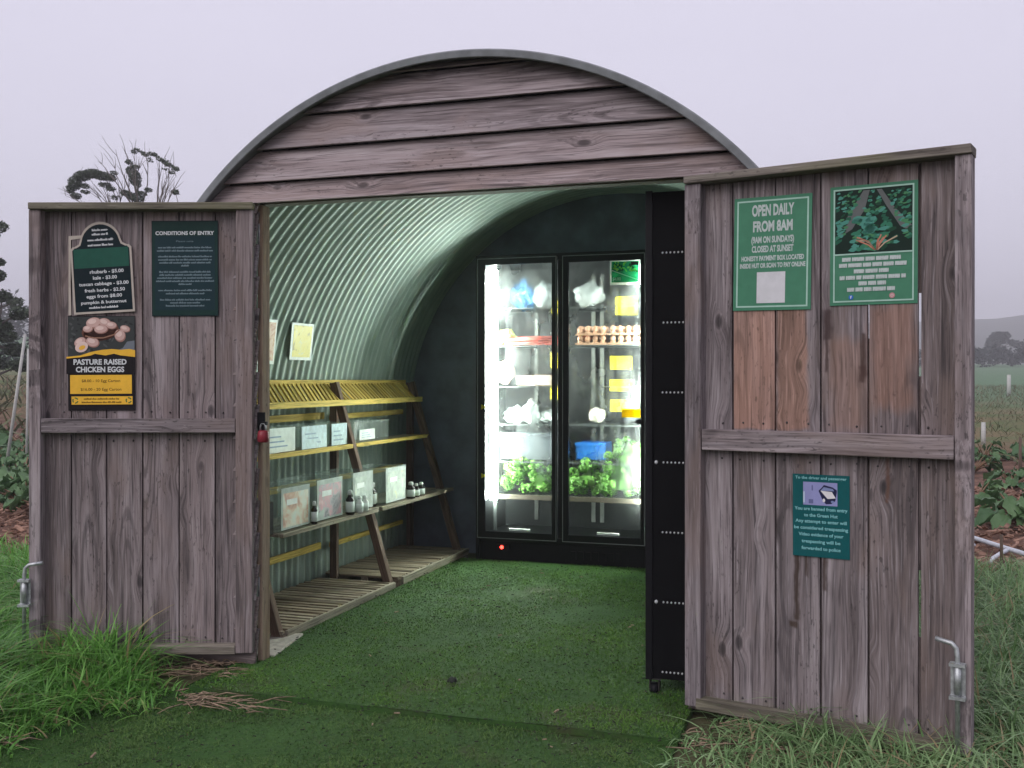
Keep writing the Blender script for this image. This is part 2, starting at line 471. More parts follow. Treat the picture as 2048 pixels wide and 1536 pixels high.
def turf_mat_m():
    m, t, out = new_mat('turf_backing')
    geo = t.n('ShaderNodeNewGeometry'); pos = geo.outputs['Position']
    a = t.noise(pos, 3.5, 4, .6); b = t.noise(pos, 60, 3, .7)
    c = t.mix(a, (.018, .052, .011), (.052, .12, .026))
    c = t.mix(t.math('MULTIPLY', t.step(b, .5, .7), .8), c, (.012, .028, .014))
    mud = t.noise(pos, 1.7, 5, .65, .4)
    c = t.mix(t.math('MULTIPLY', t.step(mud, .54, .68), .55), c, (.055, .045, .028))
    finish(t, out, c, .9, 0, b, .8, .006, .15)
    return m
M_turf = turf_mat_m()
# printed colours
PR = {}
def pr(name, col, rough=.45):
    if name not in PR: PR[name] = plain('print_' + name, col, rough, 0, .07, 30, .12)
    return PR[name]

# ---------------------------------------------------------------- text and flat prints
def text_verts(s, bold=0.0, shear=0.0):
    cu = bpy.data.curves.new('lettering_source', 'FONT')
    cu.body = s; cu.size = 1; cu.align_x = 'CENTER'; cu.offset = bold; cu.shear = shear
    cu.resolution_u = 3
    o = bpy.data.objects.new('lettering_source', cu)
    COL.objects.link(o)
    bpy.context.view_layer.update()
    me = bpy.data.meshes.new_from_object(o.evaluated_get(bpy.context.evaluated_depsgraph_get()))
    v = np.array([p.co[:] for p in me.vertices]) if len(me.vertices) else np.zeros((0, 3))
    f = [tuple(p.vertices) for p in me.polygons]
    bpy.data.objects.remove(o); bpy.data.curves.remove(cu); bpy.data.meshes.remove(me)
    return v, f

class Print:
    """flat artwork in sign coordinates (x right, z up, facing -y); layers step 0.25 mm forward"""
    def __init__(s, y0=0.0):
        s.mb = MB(); s.mats = []; s.y0 = y0
    def mi(s, mat):
        if mat not in s.mats: s.mats.append(mat)
        return s.mats.index(mat)
    def poly(s, pts, mat, layer=1):
        y = s.y0 - .00025 * layer
        a = sum(pts[i][0] * pts[(i+1) % len(pts)][1] - pts[(i+1) % len(pts)][0] * pts[i][1] for i in range(len(pts)))
        if a < 0: pts = pts[::-1]
        s.mb.add([(x, y, z) for x, z in pts], [tuple(range(len(pts)))], None, rnd.random(), s.mi(mat))
    def rect(s, x0, x1, z0, z1, mat, layer=1):
        s.poly([(x0, z0), (x1, z0), (x1, z1), (x0, z1)], mat, layer)
    def frame(s, x0, x1, z0, z1, w, mat, layer=1):
        s.rect(x0, x1, z0, z0 + w, mat, layer); s.rect(x0, x1, z1 - w, z1, mat, layer)
        s.rect(x0, x0 + w, z0 + w, z1 - w, mat, layer); s.rect(x1 - w, x1, z0 + w, z1 - w, mat, layer)
    def ell(s, cx, cz, rx, rz, mat, layer=1, rot=0, n=20):
        c, q = math.cos(rot), math.sin(rot)
        pts = []
        for i in range(n):
            a = 2 * math.pi * i / n
            u, v = rx * math.cos(a), rz * math.sin(a)
            pts.append((cx + u * c - v * q, cz + u * q + v * c))
        s.poly(pts, mat, layer)
    def line(s, pts, w, mat, layer=1):
        for (x0, z0), (x1, z1) in zip(pts[:-1], pts[1:]):
            d = math.hypot(x1 - x0, z1 - z0) or 1
            nx, nz = -(z1 - z0) / d * w / 2, (x1 - x0) / d * w / 2
            s.poly([(x0 + nx, z0 + nz), (x1 + nx, z1 + nz), (x1 - nx, z1 - nz), (x0 - nx, z0 - nz)], mat, layer)
    def text(s, body, cx, cz, w, h, mat, layer=2, bold=.02, shear=0.0):
        """one line of lettering, w wide, cap height h, centred at (cx, cz)"""
        v, f = text_verts(body, bold, shear)
        if not len(v): return
        x0, x1 = v[:, 0].min(), v[:, 0].max()
        sx = w / (x1 - x0); sz = h / .70
        y = s.y0 - .00025 * layer
        vs = [(cx + (p[0] - (x0 + x1) / 2) * sx, y, cz + (p[1] - .35) * sz) for p in v]
        s.mb.add(vs, f, None, .5, s.mi(mat))
    def smudge(s, cx, cz, w, h, mat, layer=2, seed=0):
        """a line of print too small to read: word-long runs of uneven strokes"""
        r = random.Random(seed); x = cx - w / 2
        while x < cx + w / 2 - h * .5:
            ww = min(r.uniform(1.6, 5.5) * h, cx + w / 2 - x); e = x + ww
            while x < e:
                st = h * r.uniform(.22, .42); hh = h * r.choice((.62, .66, .7, 1.0))
                s.rect(x, min(x + st, e), cz - h * .5, cz - h * .5 + hh, mat, layer)
                s.rect(x + st, min(x + st + h * .12, e), cz - h * .18, cz, mat, layer)
                x += st + h * .12
            x = e + h * .4
    def blocks(s, cx, cz, w, h, mat, layer=2, seed=0):
        """bold condensed print run together into word-long bars"""
        r = random.Random(seed); x = cx - w / 2
        while x < cx + w / 2 - h * .6:
            ww = min(r.uniform(1.2, 3.4) * h, cx + w / 2 - x); e = x + ww
            while x < e - 1e-5:
                st = min(h * r.uniform(.36, .5), e - x)
                s.rect(x, x + st * .86, cz - h * .5, cz + h * .5, mat, layer)
                s.rect(x + st * .86, x + st, cz - h * r.choice((.5, .2, .05)), cz + h * r.choice((.5, .25)), mat, layer)
                x += st
            x = e + h * .28
    def build(s, name, parent, matrix=None):
        return s.mb.build(name, s.mats, parent, matrix)

# ---------------------------------------------------------------- the hut
CX, CZ, RR = 1.0, 1.055, 1.69
def arch_x(z, r=RR):
    return math.sqrt(max(0.0, r * r - (z - CZ) ** 2))

hut = empty('arched_hut', (1.0, 0, 0))
tag(hut, 'arched hut of weathered timber boards and corrugated steel, its two doors standing open', 'hut')
HI = Matrix.Translation((-1.0, 0, 0))
def hpart(mb, name, mats, bevel=0.0):
    return mb.build(name, mats, hut, HI, bevel)

# gable weatherboards above the opening
g = MB()
zs = [2.168, 2.265, 2.413, 2.563, 2.712, 2.742]
for i in range(len(zs) - 1):
    z0, z1 = zs[i], min(zs[i + 1] - .004, 2.742)
    lft, rgt = [], []
    n = 16
    for k in range(n + 1):
        z = z0 + (z1 - z0) * (k / n if i < 3 else 1 - (1 - k / n) ** 1.6)
        w = arch_x(z, RR - .004)
        y = -.040 + (.034) * (z - z0) / (zs[min(i + 1, 5)] - z0)
        lft.append((CX - w, y, z)); rgt.append((CX + w, y, z))
    g.prism(rgt + lft[::-1], .018)
hpart(g, 'gable_wall', W_gable, .002)
# dark backing behind the boards
b = MB()
RL = 1.6875
pts = [(CX - arch_x(2.18, RL), .0125, 2.18), (CX + arch_x(2.18, RL), .0125, 2.18)]
for k in range(1, 60):
    a = math.acos(min(1, (2.18 - CZ) / RL)); th = a - 2 * a * k / 60
    pts.append((CX + RL * math.sin(th), .0125, CZ + RL * math.cos(th)))
b.prism(pts, .014)
hpart(b, 'gable_lining', M_black)
# weatherboards each side of the opening
for sgn in (-1, 1):
    f = MB()
    z = .02; j = 0
    while z < 2.16:
        z1 = min(z + .15, 2.165)
        xa, xb = (-.69, -.004 - rnd.uniform(0, .003)) if sgn < 0 else (2.000 + rnd.uniform(0, .003), 2.69)
        f.obox((xa, -.040, z), (xb - xa, 0, 0), (0, .034, z1 + .012 - z), (0, .016, -.002))
        z += .15
    hpart(f, 'front_wall', W_grey, .002)
# jambs and lintel
for x0, wj in ((-.024, .026), (1.993, .05)):
    p = MB(); p.box(x0, x0 + wj, .0125, .085, 0, 2.166, jit=.002)
    hpart(p, 'door_post', W_post, .004)
p = MB(); p.box(-.05, 2.045, .034, .11, 2.1715, 2.26)
hpart(p, 'lintel', W_inner, .003)
# corrugated sheet, walls and vault in one
def corrugated():
    per, amp = .076, .0068
    ny = int(3.28 / per * 8); ys = np.linspace(.035, 3.31, ny)
    prof = []
    for z in np.linspace(0, CZ, 8)[:-1]: prof.append((CX - 1.672, z, -1, 0))
    for th in np.linspace(-math.pi / 2, math.pi / 2, 72):
        prof.append((CX + 1.672 * math.sin(th), CZ + 1.672 * math.cos(th), math.sin(th), math.cos(th)))
    for z in np.linspace(CZ, 0, 8)[1:]: prof.append((CX + 1.672, z, 1, 0))
    P = np.array(prof); m = len(P)
    V = np.zeros((ny, m, 3))
    off = amp * np.sin(2 * np.pi * ys / per)
    V[:, :, 0] = P[:, 0] + off[:, None] * P[:, 2]
    V[:, :, 2] = P[:, 1] + off[:, None] * P[:, 3]
    V[:, :, 1] = ys[:, None]
    me = bpy.data.meshes.new('corrugated_roof')
    idx = np.arange(ny * m).reshape(ny, m)
    F = np.stack([idx[:-1, :-1], idx[:-1, 1:], idx[1:, 1:], idx[1:, :-1]], -1).reshape(-1, 4)
    me.from_pydata(V.reshape(-1, 3).tolist(), [], F.tolist())
    me.materials.append(M_sheet)
    me.polygons.foreach_set('use_smooth', [True] * len(F))
    o = link_mesh('corrugated_roof', me, hut, HI)
    md = o.modifiers.new('sheet', 'SOLIDIFY'); md.thickness = .0012; md.offset = 1
    return o
corrugated()
# flashing round the front edge of the vault
f = MB()
ths = np.linspace(-math.pi / 2, math.pi / 2, 97)
sect = [(1.689, .03), (1.689, -.080), (1.672, -.083), (1.670, -.088), (1.673, -.093), (1.698, -.098), (1.704, -.094), (1.704, .03)]
vs, fs = [], []
for th in ths:
    for r, y in sect: vs.append((CX + r * math.sin(th), y, CZ + r * math.cos(th)))
k = len(sect)
for i in range(len(ths) - 1):
    for j in range(k):
        fs.append((i*k + j, i*k + (j+1) % k, (i+1)*k + (j+1) % k, (i+1)*k + j))
f.add(vs, fs)
hpart(f, 'roof_edge', M_flash)
# back wall, open only where the fridge is let in
b = MB()
yb = 3.27
b.box(-.69, .0, yb, yb + .03, 0, 1.055)
b.box(1.30, 2.69, yb, yb + .03, 0, 1.055)
pts = []
for i in range(33):
    th = math.pi / 2 - math.pi * i / 32
    pts.append((CX + 1.68 * math.sin(th), yb, CZ + 1.68 * math.cos(th)))
up = [(x, y, z) for x, y, z in pts]
b.prism([(0.0, yb, 1.0551), (0.0, yb, 2.262)] + [] + [(-.0001, yb, 2.2621)] + [p for p in reversed(up) if p[0] < -.02], .03) if False else None
def backpoly(xa, xb, z0):
    P = [(xa, yb, z0), (xb, yb, z0)]
    n = 26
    for i in range(n + 1):
        x = xb + (xa - xb) * i / n
        zz = CZ + math.sqrt(max(0, 1.68 ** 2 - (x - CX) ** 2))
        if zz > z0 + .0005: P.append((x, yb, zz))
    return P
b.prism(backpoly(-.679, 0.0, 1.0551), .03)
b.prism(backpoly(0.0003, 1.2997, 2.262), .03)
b.prism(backpoly(1.30, 2.679, 1.0551), .03)
hpart(b, 'back_wall', M_backwall)

# ---- doors, built in their own frame: x along the face (left to right), y into the door, z up
def door_matrix(A0, A1):
    d = Vector((A1[0] - A0[0], A1[1] - A0[1], 0)).normalized()
    n = Vector((-d.y, d.x, 0))           # into the door, away from the viewer
    M = Matrix.Identity(4)
    M.col[0][:3] = d; M.col[1][:3] = n; M.col[2][:3] = (0, 0, 1); M.col[3][:3] = (A0[0], A0[1], 0)
    return M
ML = door_matrix((-.987, -.382), (-.002, -.060))
MR = door_matrix((1.993, -.082), (3.018, -.346))
REC = .055

def make_door(M, W, seams, z0, z1, rail, mat, capz, gaps=None, tints=None, breaks=None, sw=(.058, .08)):
    mb = MB()
    for i in range(len(seams) - 1):
        a, bb = seams[i], seams[i + 1]
        gl = gr = .0032
        if gaps:
            gl, gr = gaps.get(i, gl), gaps.get(i + 1, gr)
        dz = rnd.uniform(-.006, .006)
        dy = rnd.uniform(-.002, .002)
        mb.obox((a + gl, REC + dy, z0 + .012 + dz), (bb - gr - a - gl, 0, 0), (0, .02, 0), (0, 0, z1 - .0465 - z0 - dz),
                tint=tints[i] if tints else None, jit=.0012)
    for i in range(1, len(seams) - 1):       # rebated edge behind each joint, broken away where daylight shows
        for (a0, a1) in (breaks or {}).get(i, ((z0 + .02, z1 - .0345),)):
            mb.box(seams[i] - .012, seams[i] + .012, REC + .0235, REC + .027, a0, a1, tint=.9)
    for i in range(len(seams) - 1):
        for zz in (rail[0] - .035, rail[1] + .028, z0 + .055):
            for fx in (.22, .76):
                nx_ = seams[i] + (seams[i + 1] - seams[i]) * (fx + rnd.uniform(-.05, .05))
                if sw[0] + .012 < nx_ < W - sw[1] - .012:
                    mb.tube([(nx_, REC - .0035, zz + rnd.uniform(-.008, .008)), (nx_ + .0002, REC + .004, zz)], .0042, 7, mi=1)
    d = mb.build('door', [mat, M_rust], hut, HI @ M, .0015)
    I = Matrix.Identity(4)
    for x0, x1 in ((0, sw[0]), (W - sw[1], W)):
        s = MB(); s.box(x0, x1, .0, .075, z0, z1 - .034, jit=.002); s.build('stile', W_grey, d, I, .004)
    s = MB(); s.box(sw[0] + .0015, W - sw[1] - .0015, .004, .05, rail[0], rail[1], jit=.002); s.build('rail', W_grey, d, I, .004)
    s = MB(); s.box(.0, W + .004, -.014, .094, z1 - .033, z1, jit=.002); s.build('top_cap', W_cap, d, I, .004)
    s = MB(); s.box(sw[0] - .02, W - sw[1] - .002, -.004, .05, z0 - .008, z0 + .036, jit=.002); s.build('bottom_rail', W_cap, d, I, .004)
    return d
dl = make_door(ML, 1.036, [.020, .175, .339, .507, .679, .847, 1.02], .082, 2.167, (1.1, 1.166), W_door_l, None,
               tints=[.44, .33, .35, .235, .52, .33], sw=(.055, .08))
dr = make_door(MR, 1.058, [.022, .181, .353, .527, .701, .879, 1.04], .046, 2.160, (1.070, 1.150), W_door_r, None,
               gaps={4: .0038, 5: .0052}, breaks={4: ((.06, 1.50), (1.63, 2.1255)), 5: ((.06, .42), (.66, 1.36), (1.66, 2.1255))}, tints=[.21, .35, .32, .33, .585, .715], sw=(.068, .055))
# hinges and cane bolts
def cane_bolt(d, x, ztop, out, zb):
    s = MB()
    s.tube([(x + out, -.03, ztop + .014), (x + out * .25, -.03, ztop + .003), (x + out * .06, -.03, ztop - .012), (x, -.03, ztop - .045), (x, -.03, zb)], .0085, 10)
    bo = s.build('cane_bolt', M_galv, d, Matrix.Identity(4))
    s = MB()
    zt = ztop - .062
    s.box(x - .024, x + .024, -.020, -.016, zt - .118, zt)
    for z in (zt - .004, zt - .118):
        s.box(x - .026, x + .026, -.044, -.0155, z - .008, z + .003)
    s.tube([(x, -.03, zt - .01), (x, -.03, zt - .108)], .0125, 10)
    s.build('bolt_bracket', M_galv, bo, Matrix.Identity(4))
cane_bolt(dr, 1.019, .435, -.072, .09)
cane_bolt(dl, -.006, .492, .085, .12)
for d, x in ((dl, 1.036), (dr, .0)):
    for z in (.32, 1.98):
        s = MB(); s.tube([(x + (.012 if x > .5 else -.012), .08, z), (x + (.012 if x > .5 else -.012), .08, z + .1)], .008, 8)
        s.build('hinge', M_galv, d, Matrix.Identity(4))

# ---------------------------------------------------------------- signs on the doors
def sign_matrix(M, a, z, rec, roll=0.0):
    return M @ Matrix.Translation((a, rec, z)) @ Matrix.Rotation(-roll, 4, 'Y')

def panel(w, h, t=.004):
    mb = MB(); mb.box(-w / 2, w / 2, 0, t, -h / 2, h / 2); return mb

# --- price board with arched head
GRN_D, GRN, NAVY = pr('dark_green', (.012, .045, .040)), pr('mid_green', (.016, .085, .060)), pr('deep_blue_green', (.005, .014, .019))
CREAM, WHT = pr('cream_border', (.46, .41, .36)), pr('white', (.62, .64, .66))
def headed(w, h, hw, hh, sh, n=14):
    """outline: rectangle w x h with an arched head of width hw and height hh on top, shoulder step sh"""
    P = [(-w/2, -h/2), (w/2, -h/2), (w/2, h/2 - .012), (w/2 - .012, h/2), (hw/2 + .03, h/2), (hw/2 + .008, h/2 + .012)]
    for i in range(n + 1):
        a = math.pi * i / n
        P.append(((hw/2) * math.cos(a) * (1 - .12 * math.sin(a)), h/2 + .035 + (hh - .035) * math.sin(a)))
    P += [(-hw/2 - .008, h/2 + .012), (-hw/2 - .03, h/2), (-w/2 + .012, h/2), (-w/2, h/2 - .012)]
    return P
mb = MB()
out = headed(.285, .315, .185, .112, 0)
mb.prism([(x, 0, z) for x, z in out], .006)
MX = sign_matrix(ML, .325, 1.815, REC - .012, R_(3.4))
sg = mb.build('price_board', CREAM, None, MX)
tag(sg, 'dark green price board with arched top and cream border listing vegetable prices', 'sign')
P = Print(-.0002)
P.poly([(x * .935, z * .948 + .002) for x, z in out], NAVY, 1)
P.rect(-.128, .128, .056, .146, GRN, 2)
for i, (w, z) in enumerate(((.072, .232), (.075, .212), (.118, .186), (.118, .162))):
    P.smudge(0, z, w, .011, WHT, 3, 11 + i)
for i, (tx, w, z, c, h) in enumerate((('rhubarb - $5.00', .158, .037, .022, .0155), ('kale - $3.00', .112, .009, .012, .0155), ('tuscan cabbage - $3.00', .232, -.019, .005, .0150),
                        ('fresh herbs - $2.50', .188, -.049, .008, .0150), ('eggs from $8.00', .166, -.077, .004, .0150), ('pumpkin & butternut', .212, -.105, 0, .0140))):
    P.text(tx, c, z, w, h, WHT, 3, .025)
P.smudge(0, -.129, .14, .011, WHT, 3, 77)
P.build('lettering', sg, Matrix.Identity(4))

# scrap of older backing board peeping out behind it
mb = MB(); mb.prism([(.163, REC - .004, 1.648), (.176, REC - .004, 1.648), (.172, REC - .004, 1.80), (.176, REC - .004, 2.016), (.236, REC - .004, 2.020), (.238, REC - .004, 2.075),
          (.246, REC - .004, 2.075), (.245, REC - .004, 2.012), (.232, REC - .004, 2.010), (.176, REC - .004, 2.008), (.168, REC - .004, 2.01)][:3] + [(.174, REC - .004, 2.00), (.240, REC - .004, 2.010), (.240, REC - .004, 2.022), (.163, REC - .004, 2.018)], .0025)
o = mb.build('torn_label', CREAM, None, ML); tag(o, 'torn pale strip of an old label left of the arched price board', 'label remnant')

# --- egg poster
mb = panel(.313, .442, .003)
MX = sign_matrix(ML, .3175, 1.424, REC - .005, R_(0.3))
sg = mb.build('egg_poster', pr('black', (.012, .010, .012)), None, MX)
tag(sg, 'black and yellow poster with a bowl of brown eggs under the arched price board', 'poster')
P = Print(-.0002)
BK = pr('black', (.012, .010, .012)); YE = pr('yellow', (.80, .46, .05)); SL = pr('slate', (.045, .05, .05)); SL2 = pr('pale_slate', (.16, .18, .21))
EG, EG2, EGS = pr('egg_pink', (.56, .37, .33)), pr('egg_light', (.72, .54, .49)), pr('egg_brown', (.34, .18, .15))
P.rect(-.156, .156, .030, .218, SL, 1)
for i in range(60):
    x, z = rnd.uniform(-.145, .145), rnd.uniform(.045, .21)
    P.ell(x, z, rnd.uniform(.004, .014), rnd.uniform(.003, .008), pr('slate_dark', (.025, .028, .028)) if rnd.random() < .6 else pr('slate_mid', (.08, .085, .085)), 2, rnd.uniform(0, 3), 9)
P.poly([(.03, .045), (.155, .045), (.155, .105), (.12, .10), (.10, .07)], SL2, 2)
P.ell(-.005, .150, .088, .046, pr('bowl_brown', (.13, .055, .04)), 3, .12)
P.ell(-.005, .140, .080, .036, pr('bowl_dark', (.06, .03, .025)), 3, .12)
def egg(x, z, rx, rz, rot=0.0, l=4):
    P.ell(x, z, rx, rz, EGS, l, rot); P.ell(x - rx * .07, z + rz * .1, rx * .92, rz * .86, EG, l + 1, rot); P.ell(x - rx * .2, z + rz * .28, rx * .55, rz * .45, EG2, l + 2, rot)
for j, e in enumerate(((-.035, .188, .036, .026, .2), (.018, .188, .030, .022, -.3), (-.062, .160, .024, .017, .1), (.048, .176, .026, .018, -.1), (0, .158, .033, .021, .05))): egg(*e, 4 + j * .4)
P.line([(-.075, .128), (-.04, .118), (.01, .118), (.06, .133), (.085, .155)], .006, pr('bowl_rim', (.30, .16, .11)), 8.5)
egg(.088, .128, .026, .030, .2); egg(.112, .160, .024, .016, -.3, 3.5)
egg(-.098, .098, .030, .022, .5); egg(-.040, .098, .032, .024, -.3, 5)
P.ell(-.092, .076, .031, .024, EG2, 8, .4); P.ell(-.089, .073, .016, .010, pr('yolk', (.80, .44, .06)), 9, .4)
wav = [(-.163, .030), (-.10, .036), (-.05, .052), (.0, .062), (.05, .066), (.09, .062), (.13, .066), (.158, .060)]
low = [(-.163, .022), (-.10, .028), (-.05, .036), (-.03, .044), (.02, .036), (.06, .044), (.09, .036), (.158, .028)]
for i in range(7): P.poly([wav[i], wav[i+1], low[i+1], low[i]], YE, 9)
for i in range(7): P.poly([low[i], low[i+1], (low[i+1][0], -.05), (low[i][0], -.05)], BK, 8.5)
P.text('PASTURE RAISED', -.006, .006, .248, .024, WHT, 10, .035)
P.text('CHICKEN EGGS', -.006, -.029, .226, .024, WHT, 10, .035)
P.rect(-.146, .142, -.143, -.055, YE, 9); P.rect(-.140, .145, -.193, -.155, YE, 9)
BRN = pr('brown_ink', (.16, .085, .012))
P.text('$8.00 - 10 Egg Carton', -.002, -.082, .18, .0125, BRN, 10, .015)
P.text('$16.00 - 20 Egg Carton', -.002, -.122, .19, .0125, BRN, 10, .015)
P.smudge(0, -.166, .165, .009, BRN, 10, 5); P.smudge(0, -.182, .185, .009, BRN, 10, 6)
for cx in (-.122, .127):
    for k in range(3):
        a = k * 2.09 + .4
        P.line([(cx + .012 * math.cos(a + t), -.174 + .012 * math.sin(a + t)) for t in (0, .5, 1.0, 1.45)], .006, pr('recycle_green', (.07, .16, .05)), 10)
P.build('lettering', sg, Matrix.Identity(4))

# --- conditions of entry
mb = panel(.311, .446, .003)
MX = sign_matrix(ML, .7075, 1.867, REC - .005, R_(.3))
sg = mb.build('conditions_sign', NAVY, None, MX)
tag(sg, 'dark blue green sign headed CONDITIONS OF ENTRY, full of small print', 'sign')
P = Print(-.0002)
P.rect(-.153, .153, -.219, .219, pr('conditions_green', (.010, .034, .030)), 1)
P.rect(-.140, .140, -.195, .150, pr('conditions_blue', (.011, .032, .040)), 2)
P.text('CONDITIONS OF ENTRY', 0, .165, .274, .0165, WHT, 3, .035)
INK = pr('dull_blue_ink', (.17, .23, .26))
P.text('Please note', 0, .127, .080, .008, INK, 3, .0)
zz = [.098, .083, None, .056, .041, .027, .013, None, -.016, -.030, -.044, -.059, -.073, None, -.102, -.117, None, -.146, -.160, -.174]
ww = [.25, .26, 0, .25, .25, .24, .035, 0, .24, .24, .26, .27, .06, 0, .25, .18, 0, .235, .14, .18]
for i, (z, w) in enumerate(zip(zz, ww)):
    if z is not None: P.smudge(0, z, w, .0085, INK, 3, 100 + i)
P.build('lettering', sg, Matrix.Identity(4))

# --- open daily sign
SG, SG2, MINT = pr('sign_green', (.062, .205, .125)), pr('sign_green_pale', (.055, .19, .13)), pr('mint_line', (.36, .55, .47))
PALE = pr('pale_lettering', (.46, .52, .51))
mb = panel(.306, .440, .003)
MX = sign_matrix(MR, .3405, 1.836, REC - .006, R_(-.9))
sg = mb.build('opening_hours_sign', SG, None, MX)
tag(sg, 'green sign with pale letters OPEN DAILY FROM 8AM on the right door', 'sign')
P = Print(-.0002)
P.frame(-.141, .141, -.208, .208, .006, MINT, 1)
for tx, w, z, h in (('OPEN DAILY', .166, .168, .041), ('FROM 8AM', .156, .106, .039), ('(9AM ON SUNDAYS)', .168, .054, .0235), ('CLOSED AT SUNSET', .164, .018, .0235)):
    P.text(tx, .002, z, w, h, PALE, 2, .04)
P.text('HONESTY PAYMENT BOX LOCATED', .002, -.018, .246, .0175, PALE, 2, .045)
P.text('INSIDE HUT OR SCAN TO PAY ONLINE', .002, -.046, .258, .0170, PALE, 2, .045)
P.rect(-.058, .054, -.192, -.072, pr('blank_white', (.60, .60, .63)), 2)
P.build('lettering', sg, Matrix.Identity(4))

# --- field sign with picture
mb = panel(.311, .442, .003)
MX = sign_matrix(MR, .719, 1.844, REC - .006, R_(-.3))
sg = mb.build('crop_field_sign', SG, None, MX)
tag(sg, 'green sign with a photo of crop rows above blocks of pale text', 'sign')
P = Print(-.0002)
P.frame(-.143, .143, -.210, .210, .0055, MINT, 8)
P.rect(-.137, .137, -.030, .2045, pr('picture_dark', (.008, .022, .016)), 1)
def inside(pts): return [(max(-.1365, min(.1365, x)), max(-.029, min(.204, z))) for x, z in pts]
PATH = pr('picture_path', (.115, .125, .125))
P.poly([(-.035, .200), (-.012, .200), (-.030, .13), (-.075, .06), (-.125, .03), (-.115, .065), (-.085, .12)], PATH, 2)
P.poly([(.012, .200), (.030, .200), (.075, .13), (.136, .06), (.136, .035), (.095, .06), (.045, .14)], PATH, 2)
G3 = [pr('leaf_a', (.018, .10, .06)), pr('leaf_b', (.035, .17, .105)), pr('leaf_c', (.07, .25, .20)), pr('leaf_d', (.012, .055, .03)), pr('leaf_e', (.06, .20, .09))]
def leafblob(x, z, s, m, l):
    n = 9; ro = rnd.uniform(0, 3); el = rnd.uniform(.35, .7)
    pts = []
    for i in range(n):
        a = 2 * math.pi * i / n; r = s * rnd.uniform(.65, 1.2)
        u, v = r * math.cos(a), r * el * math.sin(a)
        pts.append((x + u * math.cos(ro * .2) - v * math.sin(ro * .2), z + u * math.sin(ro * .2) + v * math.cos(ro * .2)))
    P.poly(inside(pts), m, l)
for i in range(420):
    z = rnd.uniform(-.02, .198); x = rnd.uniform(-.132, .132)
    k = (.2 - z) / .22
    pl, p2 = -.023 - .085 * k, .021 + .098 * k
    if abs(x - pl) < .012 + .012 * k or abs(x - p2) < .012 + .010 * k: continue
    if z < .02 and abs(x) > .02 and rnd.random() < .6: continue
    leafblob(x, z, rnd.uniform(.004, .009) + .009 * k, rnd.choice(G3), 3 + (.2 - z) * 12)
for i in range(16):
    leafblob(rnd.gauss(-.005, .045), rnd.uniform(.04, .10), .020, rnd.choice((G3[1], G3[2], G3[2])), 5.8)
for i in range(9):
    a = rnd.uniform(-1.0, 1.0)
    P.line([(.012 + a * .004, -.022), (.012 + a * .03, -.005 + rnd.random() * .02), (.012 + a * .075, .015 + .02 * rnd.random())], .0045, pr('stalk_pink', (.50, .20, .14)) if i % 3 else pr('stalk_pale', (.46, .34, .24)), 6.4)
P.rect(-.137, .137, -.0355, -.030, MINT, 7)
for i, (w, z) in enumerate(((.218, -.052), (.240, -.074), (.132, -.097), (.235, -.120), (.098, -.142), (.18, -.164))):
    P.blocks(-.002, z, w, .0145, PALE, 7, 40 + i)
P.ell(-.078, -.192, .0085, .0085, pr('badge_blue', (.03, .14, .50)), 7); P.text('f', -.078, -.192, .006, .011, WHT, 8, .03)
P.ell(.068, -.190, .010, .010, pr('badge_pink', (.50, .24, .26)), 7); P.ell(.068, -.190, .0055, .0055, pr('badge_pale', (.60, .48, .46)), 8); P.ell(.068, -.190, .003, .003, pr('badge_pink', (.5, .24, .26)), 9)
P.build('lettering', sg, Matrix.Identity(4))

# --- notice to the driver
TEAL, AQUA = pr('teal', (.006, .085, .092)), pr('aqua_ink', (.22, .50, .52))
mb = panel(.213, .311, .003)
MX = sign_matrix(MR, .5285, .834, REC - .006, R_(.2))
sg = mb.build('driver_notice', TEAL, None, MX)
tag(sg, 'teal notice with a picture of a car, below the middle rail of the right door', 'notice')
P = Print(-.0002)
P.text('To the driver and passenger', 0, .143, .192, .0105, AQUA, 2, .02)
LAV = pr('lavender', (.26, .27, .50))
P.rect(-.066, .062, .040, .127, LAV, 1)
P.rect(-.066, -.060, .048, .090, pr('pale_blue', (.45, .55, .68)), 2)
P.rect(-.034, -.029, .095, .115, pr('dusk_blue', (.12, .13, .27)), 2); P.rect(-.045, -.028, .046, .062, pr('dusk_blue', (.12, .13, .27)), 2)
NV = pr('navy_ink', (.018, .02, .06))
P.poly([(-.008, .095), (.005, .108), (.012, .118), (.045, .110), (.060, .100), (.060, .092), (.055, .062), (.040, .048), (.020, .046), (.008, .058)], NV, 2)
P.poly([(.0, .096), (.012, .110), (.046, .104), (.050, .096)], pr('windscreen_blue', (.20, .24, .42)), 3)
P.poly([(-.001, .096), (.042, .093), (.056, .070), (.026, .066)], pr('car_white', (.66, .64, .66)), 4)
P.poly([(.028, .064), (.055, .068), (.054, .058), (.034, .054)], NV, 4)
P.ell(.012, .060, .005, .007, pr('car_white', (.66, .64, .66)), 5); P.ell(.044, .056, .006, .004, pr('windscreen_blue', (.2, .24, .42)), 5)
for i, (tx, w, z) in enumerate((('You are banned from entry', .198, .026), ('to the Green Hut', .126, .002), ('Any attempt to enter will', .192, -.021), ('be considered trespassing', .202, -.046),
                               ('Video evidence of your', .168, -.071), ('trespassing will be', .145, -.097), ('forwarded to police', .146, -.123))):
    P.text(tx, 0, z, w, .0120, AQUA, 2, .025)
P.build('lettering', sg, Matrix.Identity(4))

